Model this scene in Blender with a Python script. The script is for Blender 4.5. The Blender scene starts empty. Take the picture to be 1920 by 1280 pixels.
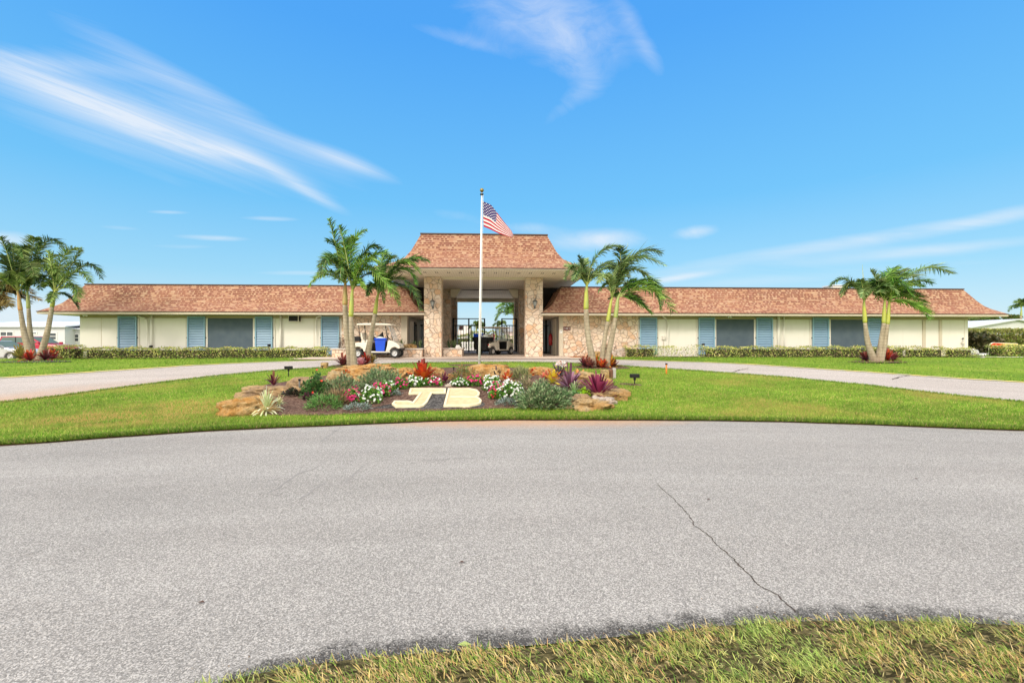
import bpy, math, random
import numpy as np
from mathutils import Vector, Matrix, noise as mnoise
R = math.radians
random.seed(7); RNG = np.random.default_rng(7)
SC = bpy.context.scene
COL = SC.collection
# ------------------------------------------------------------------ camera
F_PX = 853.0; YAW = R(2.7); CAMZ = 1.45
cd = bpy.data.cameras.new("camera"); cam = bpy.data.objects.new("camera", cd); COL.objects.link(cam)
cam.location = (0, 0, CAMZ); cam.rotation_euler = (R(90), 0, -YAW)
cd.sensor_width = 36; cd.lens = 36 * F_PX / 1920; cd.clip_end = 3000; cd.clip_start = .05
SC.camera = cam
SC.render.resolution_x = 1024; SC.render.resolution_y = 682
SC.view_settings.view_transform = 'Standard'; SC.view_settings.look = 'None'
SC.view_settings.exposure = 0.0; SC.view_settings.gamma = 1.0
# ------------------------------------------------------------------ node helpers
class S:
    """socket expression"""
    def __init__(s, nt, sock): s.nt, s.k = nt, sock
    def _m(s, op, o=None, o2=None, clamp=False):
        n = s.nt.nodes.new('ShaderNodeMath'); n.operation = op; n.use_clamp = clamp
        for i, x in enumerate((s, o, o2)):
            if x is None: continue
            if isinstance(x, S): s.nt.links.new(x.k, n.inputs[i])
            else: n.inputs[i].default_value = x
        return S(s.nt, n.outputs[0])
    def __add__(s, o): return s._m('ADD', o)
    def __sub__(s, o): return s._m('SUBTRACT', o)
    def __mul__(s, o): return s._m('MULTIPLY', o)
    def __truediv__(s, o): return s._m('DIVIDE', o)
    def floor(s): return s._m('FLOOR')
    def fract(s): return s._m('FRACT')
    def gt(s, o): return s._m('GREATER_THAN', o)
    def lt(s, o): return s._m('LESS_THAN', o)
    def clamp(s): return s._m('ADD', 0.0, clamp=True)
    def mn(s, o): return s._m('MINIMUM', o)
    def mx(s, o): return s._m('MAXIMUM', o)
    def pw(s, o): return s._m('POWER', o)
def XYZ(nt, a, b, c=0.0):
    n = nt.nodes.new('ShaderNodeCombineXYZ')
    for i, x in enumerate((a, b, c)):
        if isinstance(x, S): nt.links.new(x.k, n.inputs[i])
        else: n.inputs[i].default_value = x
    return S(nt, n.outputs[0])
def SEP(nt, v):
    n = nt.nodes.new('ShaderNodeSeparateXYZ'); nt.links.new(v.k, n.inputs[0])
    return [S(nt, n.outputs[i]) for i in range(3)]
def NOISE(nt, v, scale, detail=3, rough=.55, dist=0.0, out=0):
    n = nt.nodes.new('ShaderNodeTexNoise'); n.inputs['Scale'].default_value = scale
    n.inputs['Detail'].default_value = detail; n.inputs['Roughness'].default_value = rough
    n.inputs['Distortion'].default_value = dist
    if v is not None: nt.links.new(v.k, n.inputs['Vector'])
    return S(nt, n.outputs[out])
def WHITE(nt, v, out=0):
    n = nt.nodes.new('ShaderNodeTexWhiteNoise'); n.noise_dimensions = '3D'
    nt.links.new(v.k, n.inputs['Vector']); return S(nt, n.outputs[out])
def VOR(nt, v, scale, feature='F1', rnd=1.0, out='Distance'):
    n = nt.nodes.new('ShaderNodeTexVoronoi'); n.feature = feature; n.inputs['Scale'].default_value = scale
    n.inputs['Randomness'].default_value = rnd
    if v is not None: nt.links.new(v.k, n.inputs['Vector'])
    return S(nt, n.outputs[out])
def RAMP(nt, f, stops, interp='LINEAR'):
    n = nt.nodes.new('ShaderNodeValToRGB'); cr = n.color_ramp; cr.interpolation = interp
    while len(cr.elements) < len(stops): cr.elements.new(.5)
    for e, (p, c) in zip(cr.elements, stops):
        e.position = p; e.color = (*c, 1) if len(c) == 3 else c
    nt.links.new(f.k, n.inputs[0]); return S(nt, n.outputs[0])
def MIX(nt, f, a, b, mode='MIX'):
    n = nt.nodes.new('ShaderNodeMix'); n.data_type = 'RGBA'; n.blend_type = mode
    for k, x in ((0, f), (6, a), (7, b)):
        if isinstance(x, S): nt.links.new(x.k, n.inputs[k])
        elif k == 0: n.inputs[k].default_value = x
        else: n.inputs[k].default_value = (*x, 1)
    return S(nt, n.outputs[2])
def COORD(nt, which='Object'):
    n = nt.nodes.new('ShaderNodeTexCoord'); return S(nt, n.outputs[which])
def MAPRANGE(nt, f, a, b, c=0.0, d=1.0):
    n = nt.nodes.new('ShaderNodeMapRange'); nt.links.new(f.k, n.inputs[0])
    for i, x in enumerate((a, b, c, d)): n.inputs[i + 1].default_value = x
    return S(nt, n.outputs[0])
def newmat(name):
    m = bpy.data.materials.new(name); m.use_nodes = True; nt = m.node_tree
    b = nt.nodes['Principled BSDF']; return m, nt, b
def setc(nt, b, col=None, rough=None, bump=None, bstr=.4, bdist=.01, spec=None, metal=None):
    def put(x, key):
        if isinstance(x, S): nt.links.new(x.k, b.inputs[key])
        else: b.inputs[key].default_value = (*x, 1) if isinstance(x, tuple) else x
    if col is not None: put(col, 'Base Color')
    if rough is not None: put(rough, 'Roughness')
    if spec is not None: put(spec, 'Specular IOR Level')
    if metal is not None: put(metal, 'Metallic')
    if bump is not None:
        n = nt.nodes.new('ShaderNodeBump'); n.inputs['Strength'].default_value = bstr
        n.inputs['Distance'].default_value = bdist
        nt.links.new(bump.k, n.inputs['Height']); nt.links.new(n.outputs[0], b.inputs['Normal'])
# ------------------------------------------------------------------ world and sun
SUN_EL, SUN_AZ = 30.0, -38.0      # degrees; azimuth measured from straight behind the camera, negative = from the left
def px_uv(px, py):
    dx = math.cos(YAW) * (px - 960) + math.sin(YAW) * F_PX
    dy = math.cos(YAW) * F_PX - math.sin(YAW) * (px - 960)
    return dx / dy, (640 - py) / dy
w = bpy.data.worlds.new("World"); SC.world = w; w.use_nodes = True; nt = w.node_tree
bg = nt.nodes['Background']
sky = nt.nodes.new('ShaderNodeTexSky'); sky.sky_type = 'NISHITA'; sky.sun_disc = False
sky.sun_elevation = R(SUN_EL); sky.sun_rotation = R(180 + SUN_AZ * -1)
g = COORD(nt, 'Generated'); dx, dy, dz = SEP(nt, g)
el = dz.mx(0.0)
ramp = RAMP(nt, el, [(0.0, (.80, .92, .98)), (.05, (.60, .86, 1.0)), (.13, (.36, .75, 1.02)), (.28, (.17, .60, 1.04)),
                     (.55, (.085, .43, 1.04)), (1.0, (.06, .30, .95))])
n = nt.nodes.new('ShaderNodeVectorMath'); n.operation = 'SCALE'; n.inputs[3].default_value = .10
nt.links.new(sky.outputs[0], n.inputs[0]); nish = S(nt, n.outputs[0])
base = MIX(nt, .86, nish, ramp)
fy = dy.mx(.05); u = dx / fy; v = dz / fy
nA = NOISE(nt, XYZ(nt, u * 3.0 + v * 4.0, v * 30.0 + u * 10.5), 1.0, 9, .68, .9)      # streaky, falling to the right
nB = NOISE(nt, XYZ(nt, u * 3.2, v * 22.0), 1.0, 7, .6, .6)
nC = NOISE(nt, XYZ(nt, u * 7.0 - v * 3.0, v * 12.0 + u * 2), 1.0, 10, .68, 1.0)
CL = [(150, 185, 21, 300, 24, .72, 0), (240, 225, 18, 320, 70, .44, 0), (330, 262, 22, 130, 14, .6, 0), (400, 280, 12, 60, 10, .5, 0), (480, 300, 25, 90, 14, .6, 0), (575, 358, 28, 62, 9, 1.1, 0), (430, 205, 29, 250, 20, .42, 0), (200, 215, 20, 330, 90, .22, 0),
      (650, 300, 21, 85, 15, .85, 0), (90, 118, 7, 140, 16, .5, 0), (250, 110, 30, 220, 40, .22, 0), (1030, 40, 12, 170, 75, .70, 2), (1080, 110, 60, 90, 40, .38, 2), (1200, 70, 60, 90, 16, .36, 2),
      (850, 70, 15, 90, 14, .35, 2), (1060, 200, -40, 70, 20, .3, 2),
      (1620, 450, -9, 420, 15, .8, 1), (1700, 474, -6, 330, 13, .75, 1), (1500, 520, -5, 420, 14, .45, 1), (1890, 400, -12, 140, 14, .5, 1),
      (1115, 450, -3, 90, 19, 1.1, 2), (1305, 435, -9, 42, 12, 1.0, 2), (400, 446, 2, 62, 5, .9, 1), (505, 410, 1, 42, 4, .7, 1),
      (315, 398, 1, 34, 3.5, .6, 1), (225, 427, 4, 45, 5, .4, 1), (10, 448, 6, 70, 14, .9, 1), (990, 428, 0, 60, 12, .6, 2),
      (340, 462, 0, 70, 5, .4, 1), (570, 512, 0, 80, 5, .6, 1), (40, 590, 0, 260, 34, 1.1, 2), (1265, 522, -9, 75, 6, .8, 1), (860, 405, 10, 60, 14, .3, 2),
      (1640, 330, -18, 60, 5, .25, 1)]
tot = None
for (cx, cy, ang, hl, hw, st, k) in CL:
    u0, v0 = px_uv(cx, cy); a = -R(ang); ca, sa = math.cos(a), math.sin(a)
    p = u - u0; q = v - v0
    s_ = (p * ca + q * sa) * (F_PX / hl); t_ = (q * ca - p * sa) * (F_PX / hw)
    e = (s_ * s_ + t_ * t_) * -1.0
    m = e._m('EXPONENT') if False else S(nt, (lambda x: (x))(e.k))
    n = nt.nodes.new('ShaderNodeMath'); n.operation = 'EXPONENT'; nt.links.new(e.k, n.inputs[0]); m = S(nt, n.outputs[0])
    m = m * st * (nA, nB, nC)[k]
    tot = m if tot is None else tot + m
front = MAPRANGE(nt, dy, .05, .2)
cl = MAPRANGE(nt, tot * front, .10, .80, 0.0, .80)
# thin general cirrus everywhere else
gen = MAPRANGE(nt, NOISE(nt, XYZ(nt, dx * 2.0, dy * 5.0, dz * 6.0), 1.3, 7, .6, .7), .56, .95, 0.0, .35)
cl = cl.mx(gen * MAPRANGE(nt, dz, -.1, .25) * (front * -1.0 + 1.0))
skyc = MIX(nt, cl, base, (.90, .93, .98))
# unseen broken bright cloud, added overhead and behind the viewer as neutral fill
over = MAPRANGE(nt, dy * -1.0 + dz * 1.15, .28, .95)
ncl = NOISE(nt, g, 2.2, 6, .6, .4)
skyc = MIX(nt, MAPRANGE(nt, over * (ncl + .5), .25, .62, 0.0, .95) * MAPRANGE(nt, dz, -.02, .12), skyc, (2.45, 2.28, 2.04))
nt.links.new(skyc.k, bg.inputs[0]); bg.inputs[1].default_value = 1.0
sl = bpy.data.lights.new("sun", 'SUN'); sl.energy = 2.3; sl.angle = R(12.0); sl.color = (1.0, .90, .77)
so = bpy.data.objects.new("sun", sl); COL.objects.link(so)
az = R(SUN_AZ)   # travel direction of light
td = Vector((-math.sin(az) * math.cos(R(SUN_EL)), math.cos(az) * math.cos(R(SUN_EL)), -math.sin(R(SUN_EL))))
so.rotation_euler = td.to_track_quat('-Z', 'Y').to_euler(); so.location = (-10, -10, 20)
# ------------------------------------------------------------------ terrain function + pixel maths
def sst(a, b, x):
    t = np.clip((np.asarray(x, float) - a) / (b - a), 0, 1); return t * t * (3 - 2 * t)
def gz(x, y):
    x = np.asarray(x, float); y = np.asarray(y, float)
    z = np.interp(y, [8.2, 9.0, 17.2, 18.2, 23, 24], [0, .045, .575, .60, .61, .62])
    bump = .17 * np.exp(-((x + .7) / 4.6) ** 4) * sst(8.9, 11.0, y) * (1 - sst(12.4, 16.8, y))
    z = z + bump
    drop = sst(-22.8, -26.5, x) * sst(24.0, 28.0, y)
    z = z * (1 - drop) + .12 * drop
    drop2 = sst(30, 36, x) * sst(24.5, 32.0, y)
    z = z * (1 - drop2) + .30 * drop2
    return z
def ray(px, py):
    a = px - 960
    return (math.cos(YAW) * a + math.sin(YAW) * F_PX, math.cos(YAW) * F_PX - math.sin(YAW) * a, 640 - py)
def onY(px, py, Y):
    d = ray(px, py); t = Y / d[1]; return Vector((d[0] * t, Y, CAMZ + d[2] * t))
def XatY(px, Y): return onY(px, 640, Y).x
def onG(px, py, off=0.0):
    d = ray(px, py); t = 1.0 / d[1]; st = .01 / d[1] * 3
    while t * d[1] < 200:
        x, y, z = d[0] * t, d[1] * t, CAMZ + d[2] * t
        if z <= float(gz(x, y)) + off: break
        t += st
    return Vector((x, y, float(gz(x, y))))
# ------------------------------------------------------------------ object helpers
def tag(o, label=None, cat=None, group=None, kind=None):
    if label: o['label'] = label
    if cat: o['category'] = cat
    if group: o['group'] = group
    if kind: o['kind'] = kind
    return o
def empty(name, loc, label, cat, group=None, rz=0.0):
    o = bpy.data.objects.new(name, None); COL.objects.link(o); o.location = loc; o.rotation_euler = (0, 0, rz)
    o.empty_display_size = .1
    return tag(o, label, cat, group)
def copy_tree(o, parent=None):
    c = o.copy(); COL.objects.link(c)
    if parent is not None: c.parent = parent
    for ch in list(o.children): copy_tree(ch, c)
    return c
def uvmap(me):
    nl = len(me.loops)
    if nl == 0: return
    uvl = me.uv_layers.new(name='uv')
    co = np.zeros(len(me.vertices) * 3); me.vertices.foreach_get('co', co); co = co.reshape(-1, 3)
    nr = np.zeros(len(me.polygons) * 3); me.polygons.foreach_get('normal', nr); nr = nr.reshape(-1, 3)
    tot_ = np.zeros(len(me.polygons), int); me.polygons.foreach_get('loop_total', tot_)
    vi = np.zeros(nl, int); me.loops.foreach_get('vertex_index', vi)
    N = np.repeat(nr, tot_, axis=0)
    T = np.stack([-N[:, 1], N[:, 0], np.zeros(nl)], 1); L = np.linalg.norm(T, axis=1)
    flat = L < .05; T[flat] = (1, 0, 0); L[flat] = 1; T /= L[:, None]
    B = np.cross(N, T); P = co[vi]
    uv = np.stack([(P * T).sum(1), (P * B).sum(1)], 1)
    uvl.data.foreach_set('uv', uv.ravel())
def mk(name, verts, faces, m=None, parent=None, smooth=False, cols=None, uv=True, loc=None):
    me = bpy.data.meshes.new(name)
    me.from_pydata([tuple(p) for p in verts], [], [tuple(f) for f in faces]); me.update()
    if smooth: me.polygons.foreach_set('use_smooth', [True] * len(me.polygons))
    if cols is not None:
        ca_ = me.color_attributes.new('col', 'FLOAT_COLOR', 'POINT')
        c4 = np.ones((len(verts), 4)); c4[:, :3] = np.asarray(cols); ca_.data.foreach_set('color', c4.ravel())
    if uv: uvmap(me)
    o = bpy.data.objects.new(name, me); COL.objects.link(o)
    if m is not None: me.materials.append(m)
    if parent is not None: o.parent = parent
    if loc is not None: o.location = loc
    return o
def mk_np(name, V, Fq, m, parent=None, cols=None, smooth=False):
    """fast numpy mesh: V (n,3), Fq (k,3|4)"""
    me = bpy.data.meshes.new(name); V = np.asarray(V, np.float32); Fq = np.asarray(Fq, np.int32)
    k = Fq.shape[1]
    me.vertices.add(len(V)); me.vertices.foreach_set('co', V.ravel())
    me.loops.add(Fq.size); me.loops.foreach_set('vertex_index', Fq.ravel())
    me.polygons.add(len(Fq)); me.polygons.foreach_set('loop_start', np.arange(0, Fq.size, k, dtype=np.int32))
    me.polygons.foreach_set('loop_total', np.full(len(Fq), k, dtype=np.int32))
    if smooth: me.polygons.foreach_set('use_smooth', np.ones(len(Fq), bool))
    me.update(calc_edges=True)
    if cols is not None:
        ca_ = me.color_attributes.new('col', 'FLOAT_COLOR', 'POINT')
        c4 = np.ones((len(V), 4), np.float32); c4[:, :3] = cols; ca_.data.foreach_set('color', c4.ravel())
    o = bpy.data.objects.new(name, me); COL.objects.link(o); me.materials.append(m)
    if parent is not None: o.parent = parent
    return o
class MB:
    def __init__(s): s.v = []; s.f = []
    def add(s, vs, fs):
        k = len(s.v); s.v += [tuple(p) for p in vs]; s.f += [tuple(i + k for i in f) for f in fs]; return s
    def box(s, x0, x1, y0, y1, z0, z1):
        return s.add([(x0, y0, z0), (x1, y0, z0), (x1, y1, z0), (x0, y1, z0), (x0, y0, z1), (x1, y0, z1), (x1, y1, z1), (x0, y1, z1)],
                     [(0, 3, 2, 1), (4, 5, 6, 7), (0, 1, 5, 4), (1, 2, 6, 5), (2, 3, 7, 6), (3, 0, 4, 7)])
    def prism(s, poly, axis, a, b):
        """poly in the two other axes, extruded along axis from a to b"""
        n = len(poly)
        def P(p, t): return {'x': (t, p[0], p[1]), 'y': (p[0], t, p[1]), 'z': (p[0], p[1], t)}[axis]
        vs = [P(p, a) for p in poly] + [P(p, b) for p in poly]
        fs = [tuple(range(n)), tuple(range(2 * n - 1, n - 1, -1))] + [(i, i + n, (i + 1) % n + n, (i + 1) % n) for i in range(n)]
        return s.add(vs, fs)
    def tube(s, pts, rad, n=8, cap=True):
        pts = [Vector(p) for p in pts]; m_ = len(pts)
        if not hasattr(rad, '__len__'): rad = [rad] * m_
        k = len(s.v); ref = None
        for i, p in enumerate(pts):
            t = (pts[min(i + 1, m_ - 1)] - pts[max(i - 1, 0)]).normalized()
            if ref is None:
                ref = Vector((0, 0, 1)) if abs(t.z) < .9 else Vector((1, 0, 0))
            a_ = t.cross(ref).normalized(); b_ = t.cross(a_).normalized(); ref = a_.cross(t).normalized() if False else ref
            for j in range(n):
                q = 2 * math.pi * j / n; s.v.append(tuple(p + a_ * math.cos(q) * rad[i] + b_ * math.sin(q) * rad[i]))
        for i in range(m_ - 1):
            for j in range(n):
                j2 = (j + 1) % n; s.f.append((k + i * n + j, k + i * n + j2, k + (i + 1) * n + j2, k + (i + 1) * n + j))
        if cap:
            s.f.append(tuple(k + j for j in range(n - 1, -1, -1))); s.f.append(tuple(k + (m_ - 1) * n + j for j in range(n)))
        return s
    def lathe(s, prof, c=(0, 0, 0), n=20, axis='z'):
        k = len(s.v); m_ = len(prof)
        for r, h in prof:
            for j in range(n):
                q = 2 * math.pi * j / n; a_, b_ = r * math.cos(q), r * math.sin(q)
                p = {'z': (a_, b_, h), 'y': (a_, h, b_), 'x': (h, a_, b_)}[axis]
                s.v.append((p[0] + c[0], p[1] + c[1], p[2] + c[2]))
        for i in range(m_ - 1):
            for j in range(n):
                j2 = (j + 1) % n; s.f.append((k + i * n + j, k + i * n + j2, k + (i + 1) * n + j2, k + (i + 1) * n + j))
        return s
    def build(s, name, m, parent=None, smooth=False, bevel=0.0, loc=None):
        o = mk(name, s.v, s.f, m, parent, smooth, loc=loc)
        if bevel > 0:
            b = o.modifiers.new('bevel', 'BEVEL'); b.width = bevel; b.segments = 2; b.limit_method = 'ANGLE'
        return o
# ------------------------------------------------------------------ materials
def noisy(name, c1, c2, scale=3.0, rough=.7, bump=0.0, bscale=60.0, metal=0.0, spec=.4, detail=4):
    m, nt, b = newmat(name); co = COORD(nt)
    f = MAPRANGE(nt, NOISE(nt, co, scale, detail), .3, .7)
    setc(nt, b, MIX(nt, f, c1, c2), rough, spec=spec, metal=metal,
         bump=NOISE(nt, co, bscale, 3) if bump else None, bstr=bump or .1, bdist=.006)
    return m
def shingle():
    m, nt, b = newmat('asphalt_shingles'); uv = COORD(nt, 'UV'); uu, vv, _ = SEP(nt, uv)
    vrow = vv / .132; row = vrow.floor(); fv = vrow.fract()
    off = WHITE(nt, XYZ(nt, row, 3.3)) * 7.0
    uc = uu / .20 + off; cell = uc.floor(); fu = uc.fract()
    rnd = WHITE(nt, XYZ(nt, cell, row)); rnd2 = WHITE(nt, XYZ(nt, cell, row, 5.5))
    tone = RAMP(nt, rnd, [(0, (.33, .175, .108)), (.25, (.385, .235, .15)), (.5, (.32, .165, .11)), (.72, (.395, .26, .17)), (.9, (.355, .21, .15)), (1, (.28, .135, .095))])
    # raised tabs: darker blend on the upper half of every second or so tab
    wid = MAPRANGE(nt, rnd2, 0, 1, .35, 1.0)
    tab = rnd2.gt(.22) * fu.lt(wid) * fv.gt(.36)
    big = MAPRANGE(nt, NOISE(nt, uv, .55, 3), .40, .60)
    dk = MIX(nt, big, (.22, .088, .060), (.15, .052, .038))
    c = MIX(nt, tab * .92, tone, dk)
    line = fv.lt(.10) * .55  # dark line at the foot of each course, its shadow painted in
    c = MIX(nt, line, c, (.12, .05, .035))
    gr = NOISE(nt, uv, 90, 2)
    c = MIX(nt, .35, c, RAMP(nt, gr, [(.3, (.28, .28, .28)), (.7, (.75, .75, .75))]), 'OVERLAY')
    setc(nt, b, c, .92, bump=(fv * -1.0 + tab * .6), bstr=.5, bdist=.012, spec=.2)
    return m
def stone(name, tint=(1, 1, 1), sc=2.5):
    m, nt, b = newmat(name); uv = COORD(nt, 'UV'); uu, vv, _ = SEP(nt, uv)
    wn = NOISE(nt, uv, 2.2, 2, out=1); 
    wx, wy, wz = SEP(nt, wn)
    p = XYZ(nt, uu + (wx - .5) * .22 , vv * 1.12 + (wy - .5) * .22)
    d = VOR(nt, p, sc, 'DISTANCE_TO_EDGE', .92); cellc = VOR(nt, p, sc, 'F1', .92, 'Color')
    r1, r2, r3 = SEP(nt, cellc)
    c = RAMP(nt, r1, [(0, (.66, .48, .36)), (.25, (.74, .60, .48)), (.42, (.64, .41, .27)), (.6, (.76, .64, .54)), (.8, (.70, .54, .44)), (1, (.66, .57, .48))])
    mot = NOISE(nt, uv, 14, 5, .6)
    c = MIX(nt, .5, c, RAMP(nt, mot, [(.25, (.30, .28, .26)), (.7, (.72, .70, .68))]), 'OVERLAY')
    c = MIX(nt, .6, c, tint, 'MULTIPLY') if tint != (1, 1, 1) else c
    edge = MAPRANGE(nt, d, .010, .032)
    c = MIX(nt, edge, (.29, .23, .18), c)
    h = MAPRANGE(nt, d, .0, .07) + mot * .25
    setc(nt, b, c, .9, bump=h, bstr=.8, bdist=.03, spec=.2)
    return m
def asphalt(name, light, dark, stain=False, pale=1.0):
    m, nt, b = newmat(name); co = COORD(nt)
    grain = VOR(nt, co, 165, 'F1', 1.0, 'Color'); g1, g2, g3 = SEP(nt, grain)
    fine = NOISE(nt, co, 240, 2, .7); mid = NOISE(nt, co, 38, 3, .7)
    f = (g1 * .62 + fine * .42 + mid * .18)
    c = RAMP(nt, f, [(.20, dark), (.46, tuple(.5 * (a + b_) for a, b_ in zip(light, dark))), (.70, light), (.92, tuple(min(.86, a * 1.6) for a in light))])
    x_, y_, z_ = SEP(nt, co)
    trk = NOISE(nt, XYZ(nt, x_ * .10 + y_ * .03, y_ * .75 + (x_ * x_) * .012), 1.6, 5, .6)
    c = MIX(nt, .30, c, RAMP(nt, trk, [(.32, (.33, .325, .32)), (.68, (.63, .63, .63))]), 'OVERLAY')
    spk = VOR(nt, co, 1.7, 'F1', 1.0); c = MIX(nt, MAPRANGE(nt, spk + NOISE(nt, co, 9, 3) * .12, .13, .09, 0, .25), c, (.10, .095, .09))
    patch = NOISE(nt, co, .35, 5, .6)
    c = MIX(nt, .40, c, RAMP(nt, patch, [(.3, (.42, .42, .42)), (.7, (.60, .585, .58))]), 'OVERLAY')
    if stain:
        a = nt.nodes.new('ShaderNodeAttribute'); a.attribute_name = 'col'; r_, g_, b_ = SEP(nt, S(nt, a.outputs['Color']))
        br = NOISE(nt, co, 7, 4, .7)
        c = MIX(nt, MAPRANGE(nt, r_ + (br - .5) * 1.3 + (g2 - .5) * .35, .34, .72, 0, .88), c, MIX(nt, g3.gt(.8) * .6, (.04, .038, .037), (.30, .29, .27)))
        c = MIX(nt, MAPRANGE(nt, g_ + (br - .5) * .7, .35, 1.0, 0, .65), c, (.52, .30, .16))
    setc(nt, b, c, .93, bump=g1 * .7 + fine * .5, bstr=.75, bdist=.006, spec=.2)
    return m
def leafmat(name='foliage', trans=.2, rough=.5):
    m, nt, b = newmat(name)
    a = nt.nodes.new('ShaderNodeAttribute'); a.attribute_name = 'col'
    nt.links.new(a.outputs['Color'], b.inputs['Base Color']); b.inputs['Roughness'].default_value = rough
    b.inputs['Specular IOR Level'].default_value = .45
    t = nt.nodes.new('ShaderNodeBsdfTranslucent'); nt.links.new(a.outputs['Color'], t.inputs[0])
    mx = nt.nodes.new('ShaderNodeMixShader'); mx.inputs[0].default_value = trans
    out = nt.nodes['Material Output']; nt.links.new(b.outputs[0], mx.inputs[1]); nt.links.new(t.outputs[0], mx.inputs[2]); nt.links.new(mx.outputs[0], out.inputs[0])
    return m
def lawnmat():
    m, nt, b = newmat('lawn_turf'); co = COORD(nt)
    n1 = NOISE(nt, co, .5, 4, .6); n2 = NOISE(nt, co, 9, 5, .75); n3 = NOISE(nt, co, 70, 3, .7)
    c = RAMP(nt, n1 * .55 + n2 * .25 + n3 * .2, [(.30, (.085, .17, .018)), (.45, (.15, .26, .025)), (.58, (.22, .32, .036)), (.72, (.29, .33, .06))])
    c = MIX(nt, .5, c, RAMP(nt, n3, [(.3, (.25, .25, .25)), (.7, (.72, .72, .72))]), 'OVERLAY')
    x, y, z = SEP(nt, co); mow = (x * .9 + y * 1.9)._m('SINE')
    c = MIX(nt, .10, c, RAMP(nt, mow, [(.0, (.38, .38, .38)), (1, (.62, .62, .62))]), 'OVERLAY')
    n5 = NOISE(nt, co, 1.6, 5, .7); c = MIX(nt, MAPRANGE(nt, n5, .54, .72, 0, .6), c, (.34, .29, .10))
    setc(nt, b, c, .95, bump=n3 + n2, bstr=.7, bdist=.03, spec=.1); return m
def rockmat(name, a, bb, d):
    m, nt, b = newmat(name); co = COORD(nt)
    n1 = NOISE(nt, co, 3.2, 5, .65); n2 = NOISE(nt, co, 14, 5, .7); v_ = VOR(nt, co, 9.0, 'F1')
    c = MIX(nt, MAPRANGE(nt, n1, .4, .62), a, bb)
    c = MIX(nt, MAPRANGE(nt, n2 + v_ * .35, .60, .38, 0, .85), c, d)
    setc(nt, b, c, .95, bump=n2 + v_ * .6, bstr=1.0, bdist=.12, spec=.15); return m

def mulch(name, a, bb, c3):
    m, nt, b = newmat(name); co = COORD(nt); x, y, z = SEP(nt, co)
    v1 = VOR(nt, XYZ(nt, x * 1.0 + y * .5, y * 2.4 - x * .8, z), 30, 'F1', 1, 'Color'); r1, r2, r3 = SEP(nt, v1)
    n2 = NOISE(nt, co, 50, 4, .7)
    c = RAMP(nt, r1 * .6 + n2 * .4, [(.2, a), (.5, bb), (.8, c3)])
    setc(nt, b, c, .95, bump=r2 + n2, bstr=.9, bdist=.03, spec=.1); return m
def grooved(name, c1, c2, pitch=.12, axis=0):
    m, nt, b = newmat(name); co = COORD(nt); xs = SEP(nt, co)
    f = (xs[axis] / pitch).fract(); g_ = f.lt(.10)
    nn = NOISE(nt, co, 2.0, 4)
    setc(nt, b, MIX(nt, g_ * .55, MIX(nt, nn, c1, c2), tuple(x * .45 for x in c1)), .6, bump=g_ * -1.0, bstr=.4, bdist=.01); return m
M = {}
M['shingle'] = shingle()
M['stone'] = stone('flagstone_cladding', sc=3.5); M['stone_small'] = stone('flagstone_wall', sc=3.9)
M['wall'] = noisy('cream_stucco', (.84, .825, .75), (.79, .775, .70), .8, .85, .25, 90)
def stucco():
    m, nt, b = newmat('cream_stucco'); co = COORD(nt); x, y, z = SEP(nt, co)
    c = MIX(nt, MAPRANGE(nt, NOISE(nt, co, .8, 4), .3, .7), (.775, .755, .69), (.73, .71, .645))
    st = NOISE(nt, XYZ(nt, x * 3.5, y, z * .35), 1.2, 6, .65); low = MAPRANGE(nt, z, .75, .0, 0, 1)
    c = MIX(nt, MAPRANGE(nt, st, .56, .78, 0, .28), c, (.58, .54, .45)); c = MIX(nt, low * NOISE(nt, co, 5, 4) * .6, c, (.50, .44, .35))
    setc(nt, b, c, .88, bump=NOISE(nt, co, 90, 3), bstr=.25, bdist=.006, spec=.2); return m
M['wall'] = stucco()
M['trim'] = noisy('beige_trim', (.60, .53, .42), (.54, .48, .38), 2, .6)
M['trimw'] = noisy('pale_trim', (.70, .66, .58), (.64, .60, .54), 2, .6)
M['fascia'] = noisy('beige_fascia', (.56, .49, .385), (.50, .44, .35), 3, .5)
M['soffit'] = grooved('soffit_boards', (.84, .77, .65), (.79, .72, .60), .125, 0)
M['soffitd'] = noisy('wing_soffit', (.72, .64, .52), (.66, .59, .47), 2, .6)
M['brown'] = noisy('brown_drip_edge', (.075, .035, .022), (.055, .028, .02), 5, .4)
M['black'] = noisy('black_metal', (.010, .010, .011), (.018, .018, .019), 8, .6, spec=.25)
M['dark'] = noisy('shade_and_slot_dark', (.012, .010, .009), (.02, .017, .015), 3, .8)  # near-black for vent slots and for the shade painted on the link walls
M['rubber'] = noisy('black_rubber', (.022, .022, .022), (.035, .035, .035), 20, .8)
M['shutter'] = noisy('blue_shutter_paint', (.19, .315, .45), (.22, .35, .48), 1.5, .45)
M['shutterf'] = noisy('blue_frame_paint', (.23, .40, .52), (.26, .43, .55), 1.5, .45)
M['slate'] = noisy('slate_blue_stucco', (.070, .10, .13), (.095, .128, .155), 2.5, .85, .4, 70)
M['grey'] = noisy('grey_paint', (.42, .40, .37), (.36, .345, .32), 1.0, .6)
M['white'] = noisy('white_paint', (.80, .80, .78), (.74, .74, .72), 2, .35)
M['whitewall'] = noisy('white_siding', (.60, .61, .62), (.55, .56, .57), .7, .7)
M['pole'] = noisy('aluminium_pole', (.78, .78, .77), (.68, .67, .63), 1.2, .35)
M['concrete'] = noisy('pale_concrete', (.58, .52, .45), (.50, .45, .40), 1.2, .9, .3, 60)
M['apron'] = noisy('pinkish_paving', (.52, .41, .34), (.60, .51, .44), .9, .9, .3, 50)
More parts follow.
